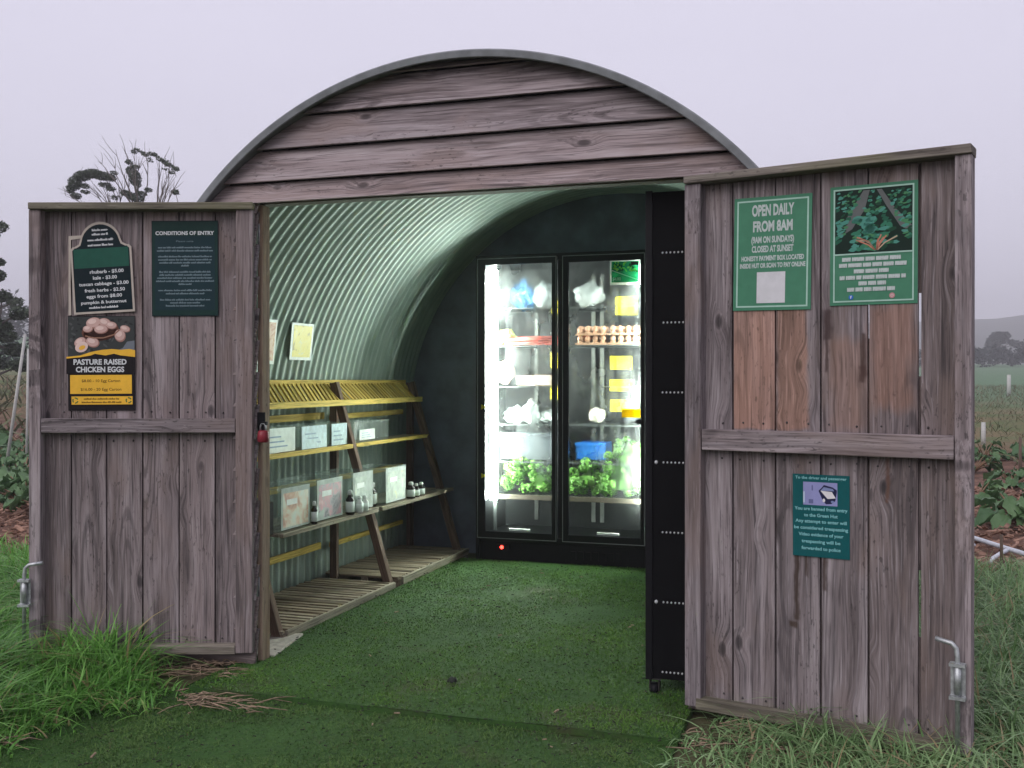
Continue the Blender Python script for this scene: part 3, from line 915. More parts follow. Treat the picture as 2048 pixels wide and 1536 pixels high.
# ---------------------------------------------------------------- padlock on the left jamb
pk = empty('padlock', (.030, -.022, 1.10))
tag(pk, 'red bodied padlock hanging from a black hasp on the left door post', 'padlock')
mb = MB(); mb.lathe((0, 0, -.045), [(.020, 0), (.026, .006), (.027, .03), (.024, .05), (.018, .056)], 16); mb.build('lock_body', M_red, pk)
mb = MB(); mb.tube([(-.014, 0, .008), (-.014, 0, .03), (-.008, 0, .042), (.008, 0, .042), (.014, 0, .03), (.014, 0, .008)], .0045, 8); mb.build('shackle', M_galv, pk)
mb = MB(); mb.box(-.036, .006, .006, .011, -.01, .095); mb.box(-.012, .020, -.004, .010, .035, .052); mb.build('hasp', M_black, pk, None, .002)

# ---------------------------------------------------------------- pale offcut beside the left post
mb = MB(); mb.box(-.10, .075, .10, .52, .0, .035, jit=.006)
o = mb.build('timber_offcut', M_concrete, None, Matrix.Translation((-.03, -.02, 0)) @ Matrix.Rotation(R_(12), 4, 'Z'), .004)
tag(o, 'pale flat timber offcut lying at the foot of the left door post', 'timber')

# ---------------------------------------------------------------- display shelf along the left wall
sh = empty('display_shelf', (-.4, 1.7, 0))
tag(sh, 'long A frame timber display shelf along the corrugated left wall', 'shelf')
SI = Matrix.Translation((.4, -1.7, 0))
for y in (.42, 1.76, 2.98):
    mb = MB(); mb.beam((-.148, y, .005), (-.545, y, 1.325), .045, .05, jit=.002); mb.build('leg', W_leg, sh, SI, .003)
    mb = MB(); mb.beam((-.572, y + .05, .005), (-.572, y + .05, 1.325), .04, .05, jit=.002); mb.build('leg', W_leg, sh, SI, .003)
for y0, y1, x, z, hh in ((.44, 3.02, -.612, 1.325, .036), (.44, 3.02, -.472, 1.198, .038), (.44, 1.74, -.616, 1.112, .040), (1.84, 2.98, -.616, 1.100, .036),
                         (.44, 1.70, -.618, .690, .040), (1.84, 2.98, -.618, .690, .036), (.44, 1.70, -.618, .275, .042), (1.84, 2.98, -.618, .262, .030)):
    mb = MB(); mb.box(x - .010, x + .010, y0, y1, z - hh / 2, z + hh / 2, jit=.003); mb.build('batten', W_yel, sh, SI, .002)
# tilted slatted tray between the two upper battens
mb = MB()
y = .47
while y < 2.98:
    lean = .06 if y < 1.7 else .0
    mb.beam((-.601, y + lean, 1.318), (-.484, y, 1.206), .021, .010, jit=.002); y += .050
mb.build('slat_tray', W_yel, sh, SI)
for y0, y1 in ((.46, 1.725), (1.80, 2.98)):
    mb = MB(); mb.box(-.606, -.4250, y0, y1, .916, .930, jit=.002); mb.build('shelf_board', W_shelf, sh, SI, .002)
    mb = MB(); mb.box(-.4245, -.398, y0 - .02, y1 + .015, .908, .934, jit=.002); mb.build('shelf_edge', W_yel, sh, SI, .002)
for y0, y1, dz in ((.58, 1.745, 0), (1.80, 3.05, -.004)):
    mb = MB()
    for i in range(4): mb.box(-.605 + i * .09, -.605 + i * .09 + .084, y0, y1, .512 + dz, .528 + dz, jit=.002)
    mb.build('shelf_board', W_shelf, sh, SI, .002)
    mb = MB(); mb.box(-.2448, -.222, y0, y1, .506 + dz, .531 + dz, jit=.003); mb.build('shelf_edge', W_shelf, sh, SI, .002)

# pallets on the floor
def pallet(y0, y1, step, w, lab, dz):
    root = empty('pallet', (-.40, (y0 + y1) / 2, 0))
    tag(root, lab, 'pallet', 'pallets under the display shelf')
    T = Matrix.Translation((.40, -(y0 + y1) / 2, 0))
    mb = MB(); y = y0
    while y < y1 - w:
        mb.box(-.66 + rnd.uniform(-.01, .01), -.125 + rnd.uniform(-.008, .008), y, y + w, .050 + dz, .064 + dz, jit=.0025); y += step
    mb.build('slats', W_pal, root, T, .0015)
    for x in (-.62, -.40, -.165):
        mb = MB(); mb.box(x, x + .05, y0, y1, .004, .0495 + dz, jit=.003); mb.build('bearer', W_pal, root, T, .002)
    mb = MB(); mb.box(-.117, -.099, y0 + .02, y1, .028, .066 + dz, jit=.003); mb.build('edge_strip', W_shelf, root, T, .002)
pallet(.40, 1.74, .062, .033, 'open slatted pallet under the near half of the display shelf', 0)
pallet(1.84, 3.05, .034, .028, 'closely slatted pallet under the far half of the display shelf', .012)

# ---- tubs with paper labels
def tub(x0, x1, y0, y1, z0, z1, label, name, card, cardmat, group, cy=(0.05, .95), ch=(.03, .98)):
    root = empty(name, ((x0 + x1) / 2, (y0 + y1) / 2, z0))
    tag(root, label, 'container', group)
    T = Matrix.Translation((-(x0 + x1) / 2, -(y0 + y1) / 2, -z0))
    mb = MB(); t = .002
    mb.box(x0, x1, y0, y1, z0, z0 + t)
    mb.box(x1 - t, x1, y0, y1, z0 + t, z1); mb.box(x0, x0 + t, y0, y1, z0 + t, z1)
    mb.box(x0 + t, x1 - t, y0, y0 + t, z0 + t, z1); mb.box(x0 + t, x1 - t, y1 - t, y1, z0 + t, z1)
    mb.build('tub', M_clear, root, T)
    mb = MB(); r = .004
    mb.box(x1 + .0005, x1 + r, y0 - r, y1 + r, z1 - .010, z1 + .002); mb.box(x0 - r, x0 - .0005, y0 - r, y1 + r, z1 - .010, z1 + .002)
    mb.box(x0, x1, y0 - r, y0 - .0005, z1 - .010, z1 + .002); mb.box(x0, x1, y1 + .0005, y1 + r, z1 - .010, z1 + .002)
    mb.build('rim', M_clear, root, T)
    if card:
        mb = MB(); yy0, yy1 = y0 + (y1 - y0) * cy[0], y0 + (y1 - y0) * cy[1]
        zz0, zz1 = z0 + (z1 - z0) * ch[0], z0 + (z1 - z0) * ch[1]
        mb.box(x1 + .0085, x1 + .0097, yy0, yy1, zz0, zz1, jit=.0015)
        plain_sheet = cardmat in (M_paper, M_paperb, M_white)
        lab_o = mb.build('paper_label', cardmat if plain_sheet else M_greypaper, root, T)
        mb = MB(); dy, dz_ = yy1 - yy0, zz1 - zz0
        if plain_sheet:
            for q in range(3): mb.box(x1 + .0100, x1 + .0104, yy0 + dy * .12, yy0 + dy * (.55 + .1 * q), zz0 + dz_ * (.62 - .2 * q), zz0 + dz_ * (.68 - .2 * q))
            mb.build('print', M_faint, lab_o)
            lab_o.children[0].matrix_local = Matrix.Identity(4)
        else:
            mb.box(x1 + .0100, x1 + .0105, yy0 + dy * .06, yy0 + dy * .95, zz0 + dz_ * .05, zz0 + dz_ * .88)
            mb.build('picture', cardmat, lab_o)
            mb = MB(); mb.box(x1 + .0108, x1 + .0113, yy0 + dy * .18, yy0 + dy * .55, zz0 + dz_ * .58, zz0 + dz_ * .72); mb.build('caption', M_white, lab_o)
    return root

M_greypaper = plain('grey_print_margin', (.36, .41, .38), .6, 0, .3, 20)
M_faint = plain('faint_blue_print', (.30, .40, .52), .8)
def picture_mat(name, stops, scale=14):
    m, t, out = new_mat(name)
    geo = t.n('ShaderNodeNewGeometry')
    a = t.noise(geo.outputs['Position'], scale, 4, .6, .8)
    c = t.ramp(a, stops)
    finish(t, out, c, .5, 0, None, spec=.4)
    return m
PIC1 = picture_mat('printed_orange_flower', [(.34, (.62, .66, .58)), (.46, (.66, .60, .48)), (.56, (.58, .34, .22)), (.66, (.42, .20, .15)), (.74, (.10, .13, .09))], 11)
PIC2 = picture_mat('printed_pink_flower', [(.36, (.10, .09, .11)), (.46, (.34, .30, .34)), (.56, (.50, .22, .27)), (.68, (.62, .42, .46)), (.8, (.62, .64, .62))], 12)
PIC3 = picture_mat('printed_grey_leaves', [(.3, (.12, .16, .13)), (.5, (.30, .36, .31)), (.62, (.44, .50, .44)), (.75, (.58, .60, .26))], 13)
PIC4 = picture_mat('printed_olive_leaves', [(.3, (.10, .13, .09)), (.5, (.26, .32, .25)), (.62, (.38, .42, .33)), (.72, (.42, .40, .08))], 15)
bx = MB(); bx.box(-.50, -.275, .47, .575, .5285, .70, jit=.002); o = bx.build('dark_carton', M_black, None, None, .004); tag(o, 'dark carton at the doorway end of the lower shelf', 'carton')
up = 'clear tubs on the upper shelf board'
tub(-.590, -.440, .70, 1.085, .931, 1.075, 'clear tub with plain white paper label, nearest the doorway on the upper shelf', 'labelled_tub', 1, M_paper, up)
tub(-.590, -.440, 1.125, 1.46, .931, 1.073, 'clear tub with bluish paper label, second from the doorway on the upper shelf', 'labelled_tub', 1, M_paperb, up)
tub(-.590, -.440, 1.505, 1.715, .931, 1.072, 'clear tub with blue tinged label in front of the middle leg on the upper shelf', 'labelled_tub', 1, M_paperb, up, cy=(.02, 1.0))
tub(-.590, -.440, 1.83, 2.36, .931, 1.068, 'clear tub with a small white label, farthest back on the upper shelf', 'labelled_tub', 1, M_white, up, cy=(.12, .55), ch=(.12, .62))
lo = 'clear boxes on the lower shelf board'
tub(-.50, -.262, .595, .93, .532, .765, 'clear box with a print of orange flowers on the lower shelf', 'picture_box', 1, PIC1, lo, ch=(.04, .99))
tub(-.50, -.262, .985, 1.325, .532, .772, 'clear box with a print of pink flowers on the lower shelf', 'picture_box', 1, PIC2, lo, ch=(.04, .99))
tub(-.50, -.262, 1.435, 1.735, .532, .775, 'clear box with a grey green leaf print beside the middle slanted leg', 'picture_box', 1, PIC3, lo, ch=(.04, .99))
tub(-.50, -.262, 1.90, 2.25, .528, .765, 'clear box with an olive and yellow leaf print, farthest back on the lower shelf', 'picture_box', 1, PIC4, lo, ch=(.04, .99))

def bottle(x, y, z, h, r, lab, cap_white=True, body=None):
    root = empty('bottle', (x, y, z)); tag(root, lab, 'bottle', 'small bottles on the lower shelf')
    mb = MB(); mb.lathe((0, 0, 0), [(r * .9, 0), (r, .004), (r, h * .62), (r * .5, h * .74), (r * .42, h * .84)], 14); mb.build('glass', body or M_dark, root)
    mb = MB(); mb.lathe((0, 0, h * .80), [(r * .55, 0), (r * .55, h * .16), (r * .3, h * .2)], 12); mb.build('cap', M_white if cap_white else M_black, root)
    mb = MB(); mb.lathe((0, 0, h * .12), [(r * 1.03, 0), (r * 1.03, h * .42)], 14); mb.build('paper_label', M_paper, root)
bottle(-.245, 2.30, .528, .115, .030, 'largest of the three white labelled bottles at the far end of the lower shelf')
bottle(-.245, 2.395, .528, .095, .024, 'middle one of the three white labelled bottles at the far end of the lower shelf')
bottle(-.245, 2.48, .528, .095, .026, 'bottle nearest the dark back wall at the far end of the lower shelf')
bottle(-.236, 1.375, .532, .15, .026, 'dark white labelled bottle between the pink and the grey green prints')
bottle(-.236, 1.50, .532, .10, .023, 'left of two small bottles in front of the grey green leaf print', True, M_white)
bottle(-.236, 1.575, .532, .095, .023, 'right of two small bottles in front of the grey green leaf print', True, M_white)
bottle(-.30, 1.80, .528, .155, .030, 'dark bottle standing in the gap right of the middle slanted leg')
bottle(-.32, 1.86, .528, .150, .028, 'dark bottle beside the olive leaf print box')
bottle(-.34, 1.385, .532, .17, .028, 'taller dark bottle standing behind the one between the pink and grey green prints')
bottle(-.35, .957, .532, .17, .020, 'taller dark bottle behind the slim one beside the orange flower print', False)
bottle(-.40, 1.815, .931, .10, .022, 'small dark bottle beside the farthest tub on the upper shelf', False) if False else None
bottle(-.245, .955, .532, .13, .018, 'slim dark bottle between the orange and the pink flower prints')
bottle(-.34, .50, .532, .16, .034, 'dark bottle at the doorway end of the lower shelf', False) if False else None

# sheets pinned to the corrugated wall
def wall_sheet(name, lab, y0, y1, zb, zt, mat, inner, shift):
    mb = MB()
    xb, xt = CX - arch_x(zb, 1.655), CX - arch_x(zt, 1.655)
    ax = Vector((xt - xb, .0 + shift, zt - zb))
    nrm = Vector((zt - zb, 0, -(xt - xb))).normalized()
    mb.obox(Vector((xb, y0, zb)), (0, y1 - y0, 0), ax, nrm * .0015)
    o = mb.build(name, M_white, None); tag(o, lab, 'paper sheet', 'sheets on the corrugated wall')
    mb = MB()
    mb.obox(Vector((xb, y0, zb)) + Vector((0, (y1 - y0) * .1, 0)) + ax * .08 + nrm * .0017, (0, (y1 - y0) * .82, 0), ax * .86, nrm * .0006)
    mb.build('print', mat, o)
YS = picture_mat('yellow_notice_print', [(.34, (.40, .32, .10)), (.4, (.70, .58, .12)), (.6, (.72, .62, .16)), (.72, (.62, .60, .30))], 22)
OS = picture_mat('orange_notice_print', [(.34, (.46, .16, .10)), (.5, (.62, .38, .26)), (.7, (.66, .48, .36))], 16)
wall_sheet('yellow_sheet', 'yellow printed sheet with white margin pinned to the corrugated wall', 1.29, 1.555, 1.468, 1.688, YS, None, -.09)
wall_sheet('orange_sheet', 'orange printed sheet half hidden behind the left door post', .93, 1.125, 1.438, 1.692, OS, None, -.09)

# ---------------------------------------------------------------- glass door fridge
fr = empty('display_fridge', (.65, 2.9, 0))
tag(fr, 'black two door glass fridge lit from inside at the back of the hut', 'fridge')
FI = Matrix.Translation((-.65, -2.9, 0))
def fpart(mb, name, mats, parent=None, bevel=0.0):
    return mb.build(name, mats, parent or fr, FI if parent is None else Matrix.Identity(4), bevel)
mb = MB()
X0, X1, Y0, Y1, ZT = .002, 1.298, 2.925, 3.55, 2.258
mb.box(X0, X0 + .035, Y0, Y1, .0, ZT); mb.box(X1 - .035, X1, Y0, Y1, .0, ZT)
mb.box(X0 + .035, X1 - .035, Y0, Y1, ZT - .05, ZT); mb.box(X0 + .035, X1 - .035, Y0, Y1, .16, .20)
mb.box(.630, .672, Y0, Y0 + .05, .2005, ZT - .0505)
fpart(mb, 'cabinet', M_frame, None, .003)
mb = MB()
mb.box(X0 + .0355, X1 - .0355, Y1 - .035, Y1 - .002, .2005, ZT - .051)
fpart(mb, 'back_liner', M_interior)
mb = MB(); mb.box(X0 + .03, X1 - .03, Y0 + .03, Y1 - .05, .0, .159)
for i in range(7): mb.box(.72 + i * .055, .76 + i * .055, Y0 + .022, Y0 + .0295, .05, .11)
fpart(mb, 'kick_plate', M_black)
for (xa, xb, ga, gb, hx) in ((.025, .629, .088, .594, 0), (.673, 1.270, .718, 1.240, 1)):
    z0, z1 = .184, 2.233; gz0, gz1 = .235, 2.185; yF, yB = 2.895, 2.922
    mb = MB()
    mb.box(xa, ga, yF, yB, z0, z1); mb.box(gb, xb, yF, yB, z0, z1)
    mb.box(ga + .0002, gb - .0002, yF, yB, z0, gz0); mb.box(ga + .0002, gb - .0002, yF, yB, gz1, z1)
    d = fpart(mb, 'fridge_door', M_frame)
    dm = FI
    def dpart(mb, name, mat):
        return mb.build(name, mat, d, Matrix.Identity(4))
    mb = MB(); w = .005
    mb.box(xa, xa + w, yF - .003, yF - .0005, z0, z1); mb.box(xb - w, xb, yF - .003, yF - .0005, z0, z1)
    mb.box(xa + w, xb - w, yF - .003, yF - .0005, z0, z0 + w); mb.box(xa + w, xb - w, yF - .003, yF - .0005, z1 - w, z1)
    dpart(mb, 'edge_trim', M_trim)
    mb = MB(); mb.box(ga + .001, gb - .001, yF + .010, yF + .014, gz0 + .001, gz1 - .001)
    dpart(mb, 'glass_pane', M_glass)
    mb = MB(); mb.box((ga + gb) / 2 - .085 + .02 * hx, (ga + gb) / 2 + .075 + .02 * hx, yF + .045, yF + .060, gz0 + .004, gz0 + .020)  # white bar standing in for a pale reflection at the foot of the pane
    dpart(mb, 'sill_clip', M_white)
    if hx:
        mb = MB(); mb.box(1.215, 1.262, yF - .018, yF - .001, 1.035, 1.068); mb.box(1.205, 1.225, yF - .022, yF - .0185, 1.045, 1.060)
        dpart(mb, 'door_latch', M_black)
        mb = MB(); mb.box(1.105, 1.236, yF + .0045, yF + .0095, 1.080, 1.140); lb = dpart(mb, 'warning_label', M_yelback)
    else:
        for zz_ in (.64, 1.145):
            mb = MB(); mb.poly = None
            mb.prism([(.058, yF - .004, zz_ - .018), (.098, yF - .004, zz_), (.058, yF - .004, zz_ + .018)], .003)
            dpart(mb, 'warning_label', M_yelpack)
# lamps
for x, z0, z1 in ((.132, .46, 2.15), (1.252, .40, 2.16)):
    mb = MB(); mb.tube([(x, 2.962, z0), (x, 2.962, z1)], .026 if x < .5 else .011, 12)
    fpart(mb, 'light_tube', M_led)
    mb = MB(); mb.box(x - .012, x + .012, 2.985, 2.995, .23, 2.19); fpart(mb, 'tube_holder', M_wire)
mb = MB(); mb.ball((.208, 2.915, .119), .013, 2); mb.build('indicator_light', M_redled, fr, FI)
mb = MB(); mb.box(.165, .255, 2.918, 2.9445, .100, .138); fpart(mb, 'indicator_box', M_black)
# shelves
SHZ = (.50, .745, 1.02, 1.30, 1.60, 1.88)
for z in SHZ:
    mb = MB()
    mb.box(.05, 1.25, 3.018, 3.024, z - .012, z - .004); mb.box(.05, 1.25, 3.48, 3.486, z - .012, z - .004)
    for i in range(44): mb.box(.06 + i * .0272, .063 + i * .0272, 3.0245, 3.4795, z - .008, z - .004)
    fpart(mb, 'wire_shelf', M_wire)
mb = MB()
for x in (.30, .757, .825): mb.box(x - .014, x + .014, 3.488, 3.505, .25, 2.15)
fpart(mb, 'shelf_upright', plain('pale_upright', (.22, .23, .22), .5))
mb = MB(); mb.box(.05, 1.25, 3.004, 3.0175, .462, .497)
fpart(mb, 'shelf_lip', plain('beige_shelf_lip', (.075, .06, .042), .6, 0, .3, 12))

# ---- fridge contents
def kale(x0, x1, z0, z1, y0, y1, n, lab, seed):
    r = random.Random(seed); mb = MB()
    heads = []
    k0 = 0
    while len(heads) < n and k0 < 4000:
        k0 += 1
        c = Vector((r.uniform(x0, x1), r.uniform(y0, y1), 0))
        u = (c.x - (x0 + x1) / 2) / ((x1 - x0) / 2 + 1e-6)
        c.z = z0 + .02 + (z1 - z0 - .03) * r.random() * (1 - .40 * u * u)
        if all((c - q).length > .045 for q in heads): heads.append(c)
    for c in heads:
        R0 = r.uniform(.030, .046); hue = r.random() * .5
        for i in range(46):
            d = Vector((r.gauss(0, 1), r.gauss(-.35, 1), r.gauss(.3, 1))).normalized()
            p = c + d * R0 * r.uniform(.72, 1.08)
            s = r.uniform(.007, .013)
            a = d.orthogonal().normalized(); b_ = d.cross(a)
            m_ = 8; vs = [p + d * s * .15]
            for k in range(m_):
                an = 2 * math.pi * k / m_; rr = s * r.uniform(.75, 1.2)
                vs.append(p + (a * math.cos(an) + b_ * math.sin(an)) * rr + d * s * (.42 if k % 2 else -.25))
            mb.add(vs, [(0, 1 + k, 1 + (k + 1) % m_) for k in range(m_)], None, min(.89, hue + r.random() * .45), 0, True)
    o = mb.build('kale_bunch', L_kale); tag(o, lab, 'kale', 'kale in the fridge')
kale(.17, .52, .51, .76, 3.04, 3.22, 36, 'loose curly kale heap behind the left fridge pane', 3)
kale(.66, .98, .51, .76, 3.04, 3.2, 36, 'curly kale heap in front of the blue crate', 4)
kale(.95, 1.22, .51, .97, 3.04, 3.22, 44, 'tall curly kale bunch at the right edge of the fridge', 5)

mb = MB(); x0, x1, y0, y1, z0, z1 = .69, .915, 3.22, 3.44, .7505, .875
for a in ((x0, x1, y0, y0 + .006, z0, z1), (x0, x1, y1 - .006, y1, z0, z1), (x0, x0 + .006, y0 + .0062, y1 - .0062, z0, z1), (x1 - .006, x1, y0 + .0062, y1 - .0062, z0, z1), (x0 + .0062, x1 - .0062, y0 + .0062, y1 - .0062, z0, z0 + .006),
          (x0 - .008, x1 + .008, y0 - .008, y0 - .0003, z1 - .022, z1 + .001)): mb.box(*a)
o = mb.build('plastic_crate', M_blue, None, None, .002); tag(o, 'bright blue plastic crate behind the kale in the right half of the fridge', 'crate')
mb = MB(); x0, x1, y0, y1, z0, z1 = .13, .545, 3.10, 3.42, .7505, .95
for a in ((x0, x1, y0, y0 + .006, z0, z1), (x0, x1, y1 - .006, y1, z0, z1), (x0, x0 + .006, y0 + .0062, y1 - .0062, z0, z1), (x1 - .006, x1, y0 + .0062, y1 - .0062, z0, z1), (x0 + .0062, x1 - .0062, y0 + .0062, y1 - .0062, z0, z0 + .006),
          (x0 - .008, x1 + .008, y0 - .008, y0 - .0003, z1 - .02, z1 + .001)): mb.box(*a)
o = mb.build('plastic_crate', M_greybox, None, None, .002); tag(o, 'grey plastic crate on the shelf above the left kale heap', 'crate')
# crumpled bags
def bag(c, s, scale, mat, lab, cat='bag', name='plastic_bag', seed=0, noise=.55):
    mb = MB(); rnd.seed(900 + seed)
    mb.ball(c, s, 3, scale, noise=noise); o = mb.build(name, mat); tag(o, lab, cat)
bag((.235, 3.16, 1.075), .085, (1.0, .8, .75), M_bag, 'crumpled white bag above the grey crate, next to the bright lamp', seed=1)
bag((.36, 3.15, 1.10), .08, (.75, .8, 1.1), M_bag, 'upright white bag in the middle of the left fridge shelf', seed=2)
bag((.49, 3.20, 1.065), .07, (1.0, .8, .7), M_bag, 'small white bag beside the door divider in the left half of the fridge', seed=3)
bag((.79, 3.22, 1.975), .095, (1.1, .8, .9), M_bag, 'puffed white bag on the top shelf of the right half of the fridge', seed=4)
bag((.26, 3.30, 1.985), .115, (.8, .6, .95), M_bluefilm, 'blue plastic bag near the top of the left half of the fridge', seed=5)
bag((.44, 3.25, 1.98), .12, (.7, .7, .9), plain('grey_packet', (.30, .33, .34), .5, 0, .4, 10), 'grey packet on the top shelf of the left half of the fridge', 'packet', 'wrapped_packet', 6, .3)
bag((.60, 3.25, 1.97), .0, (1, 1, 1), M_bag, 'x', seed=7) if False else None
bag((.165, 3.12, 1.40), .075, (1.0, .8, 1.2), plain('pink_tan_wrap', (.62, .42, .34), .6, 0, .3, 20), 'pinkish tan wrapped loaf beside the bright lamp', 'packet', 'wrapped_packet', 8, .25)
mb = MB(); mb.box(.27, .53, 3.06, 3.26, 1.3005, 1.375, jit=.008); o = mb.build('punnet_tray', plain('brown_punnet', (.40, .30, .24), .7, 0, .4, 22), None, None, .006)
tag(o, 'brown shallow tray beside the pinkish tan loaf in the fridge', 'tray')
bag((.87, 3.14, 1.085), .06, (1, .8, .9), plain('cream_bag', (.50, .46, .40), .6), 'small cream bag on the middle shelf of the right half of the fridge', seed=9, noise=.3)
# rhubarb
rb = MB(); rnd.seed(31)
for i in range(26):
    y = 3.04 + .18 * rnd.random(); z = 1.605 + .055 * rnd.random()
    p0 = Vector((.19, y, z)); p1 = Vector((.60, y + rnd.uniform(-.02, .02), z + rnd.uniform(-.012, .012)))
    rb.tube([p0, (p0 + p1) / 2 + Vector((0, 0, rnd.uniform(-.004, .006))), p1], [.008, .010, .011], 6)
o = rb.build('rhubarb_bundle', M_stalk); tag(o, 'bundle of red rhubarb stalks on the upper shelf of the left half of the fridge', 'rhubarb')
lf = MB()
for i in range(60):
    c = Vector((rnd.uniform(.14, .22), rnd.uniform(3.03, 3.2), rnd.uniform(1.605, 1.70)))
    d = Vector((rnd.uniform(-1, 1), rnd.uniform(-1, .3), rnd.uniform(-.4, 1))).normalized() * .03
    e = d.orthogonal().normalized() * .02
    lf.add([c - d - e, c + d - e, c + d + e, c - d + e], [(0, 1, 2, 3)], None, rnd.random())
lf.build('leaf_ends', leafy('pale_leaf_end', (.35, .42, .12), (.60, .62, .30)), o)
# eggs: two stacks of two pulp trays; lower layer stands in for their reflection
for ti, x0 in enumerate((.735, .975)):
    for lv_, z0 in enumerate((1.6005, 1.668)):
        wd = ('upper' if lv_ else 'reflected lower', 'left' if ti == 0 else 'right')
        mb = MB(); mb.box(x0 - .005, x0 + .225, 3.035, 3.24, z0, z0 + .012)
        for i in range(4):
            for j in range(3): mb.lathe((x0 + .03 + i * .055, 3.065 + j * .06, z0 + .0122), [(.026, 0), (.021, .012)], 10)
        o = mb.build('egg_tray', M_tray, None); tag(o, 'pulp egg tray, %s one of the %s stack on the upper fridge shelf' % wd, 'egg tray', 'egg trays in the fridge')
        for i in range(4):
            for j in range(3):
                mb = MB(); mb.ball((0, 0, 0), .0235, 2, (1, 1, 1.22))
                e = mb.build('egg', M_egg, None, Matrix.Translation((x0 + .03 + i * .055, 3.065 + j * .06, z0 + .041)))
                tag(e, 'brown egg standing in the %s tray of the %s stack in the fridge' % wd, 'egg', 'eggs in the %s tray of the %s stack' % wd)
# yellow cards fixed inside the panes
def card(x0, x1, z0, z1, lab, y=2.935):
    mb = MB(); mb.box(x0, x1, y, y + .003, z0, z1, jit=.002)
    o = mb.build('price_card', M_yelpack, None); tag(o, lab, 'price card', 'yellow cards in the fridge')
card(1.015, 1.175, 1.815, 1.945, 'largest yellow card, directly under the green kale card', 3.10)
card(.975, 1.135, 1.42, 1.515, 'yellow card just below the eggs, topmost of a column of three', 3.10)
card(.975, 1.135, 1.262, 1.345, 'yellow card in the middle of the column of three', 3.10)
card(.975, 1.135, 1.115, 1.198, 'yellow card at the bottom of the column of three, above the warning label', 3.10)
card(.535, .590, 1.83, 1.93, 'yellow card beside the divider, above the rhubarb', 3.10)
card(.525, .585, 1.43, 1.545, 'yellow card beside the divider, just below the rhubarb', 3.10)
card(.525, .585, 1.20, 1.30, 'yellow card beside the divider, lowest of the left pane', 3.10)
# kale card on the right pane: thin paper, the lamps shine through it
B_w, B_g, B_l, B_p, B_d = backlit('thin_white_card', (.80, .84, .80), .5), backlit('thin_green_print', (.02, .30, .12)), backlit('thin_leaf_print', (.36, .72, .08)), backlit('thin_pale_leaf_print', (.55, .80, .18)), backlit('thin_dark_print', (.01, .10, .03))
P = Print(0); P.y0 = 2.9016
P.rect(1.020, 1.236, 2.012, 2.184, B_w, 0)
P.rect(1.03, 1.226, 2.03, 2.178, B_g, 1)
for i in range(30):
    P.ell(rnd.uniform(1.05, 1.215), rnd.uniform(2.105, 2.17), rnd.uniform(.006, .016), rnd.uniform(.005, .010), rnd.choice((B_l, B_p, B_l, B_d)), 2 + i * .05, rnd.uniform(0, 3), 8)
P.line([(1.035, 2.115), (1.22, 2.045)], .006, B_w, 4)
P.rect(1.17, 1.222, 2.148, 2.172, pr('black', (.012, .01, .012)), 4)
P.text('$4.00', 1.068, 2.055, .058, .022, B_w, 4, .03)
kc = P.build('kale_card', None); tag(kc, 'green and white produce card in the top corner of the right fridge pane', 'price card')

# ---------------------------------------------------------------- black rack on castors at the right jamb
rk = empty('castor_rack', (1.90, .40, 0))
tag(rk, 'tall black rack on castors just inside the right door post', 'rack')
RI = Matrix.Translation((-1.90, -.40, 0))
mb = MB(); mb.box(1.806, 2.10, .112, .124, .085, 2.14, jit=.001); mb.build('end_panel', M_rack, rk, RI, .002)
mb = MB(); mb.box(1.80, 1.830, .104, .1115, .080, 2.145); mb.build('corner_post', M_black, rk, RI, .002)
mb = MB(); mb.box(1.806, 2.10, .86, .872, .085, 2.14); mb.build('end_panel', M_rack, rk, RI, .002)
M_stud = plain('pale_stud', (.50, .52, .54), .4)
for i in range(7):
    z = 1.882 - i * .2945
    mb = MB()
    for k in range(9):
        x = 1.872 + k * .0165 + (.004 if i % 2 else 0)
        mb.ball((x, .110, z), .0046, 1, (1, .6, 1.15))
    if i in (3, 5): mb.ball((1.845, .110, z), .0085, 1, (1, .6, 1.1))
    mb.build('stud_row', M_stud, rk, RI)
    mb = MB(); mb.box(1.815, 2.095, .1245, .8595, z - .02, z - .006); mb.build('rack_shelf', M_black, rk, RI)
for x, y in ((1.835, .135), (2.07, .135), (1.835, .84), (2.07, .84)):
    mb = MB(); mb.tube([(x - .014, y, .032), (x + .014, y, .032)], .032, 16); c = mb.build('castor', M_black, rk, RI)
    mb = MB(); mb.box(x - .022, x - .0165, y - .016, y + .016, .028, .080); mb.box(x + .0165, x + .022, y - .016, y + .016, .028, .080); mb.box(x - .03, x + .03, y - .03, y + .03, .0805, .0845)
    mb.build('fork', M_rust, c, Matrix.Identity(4))

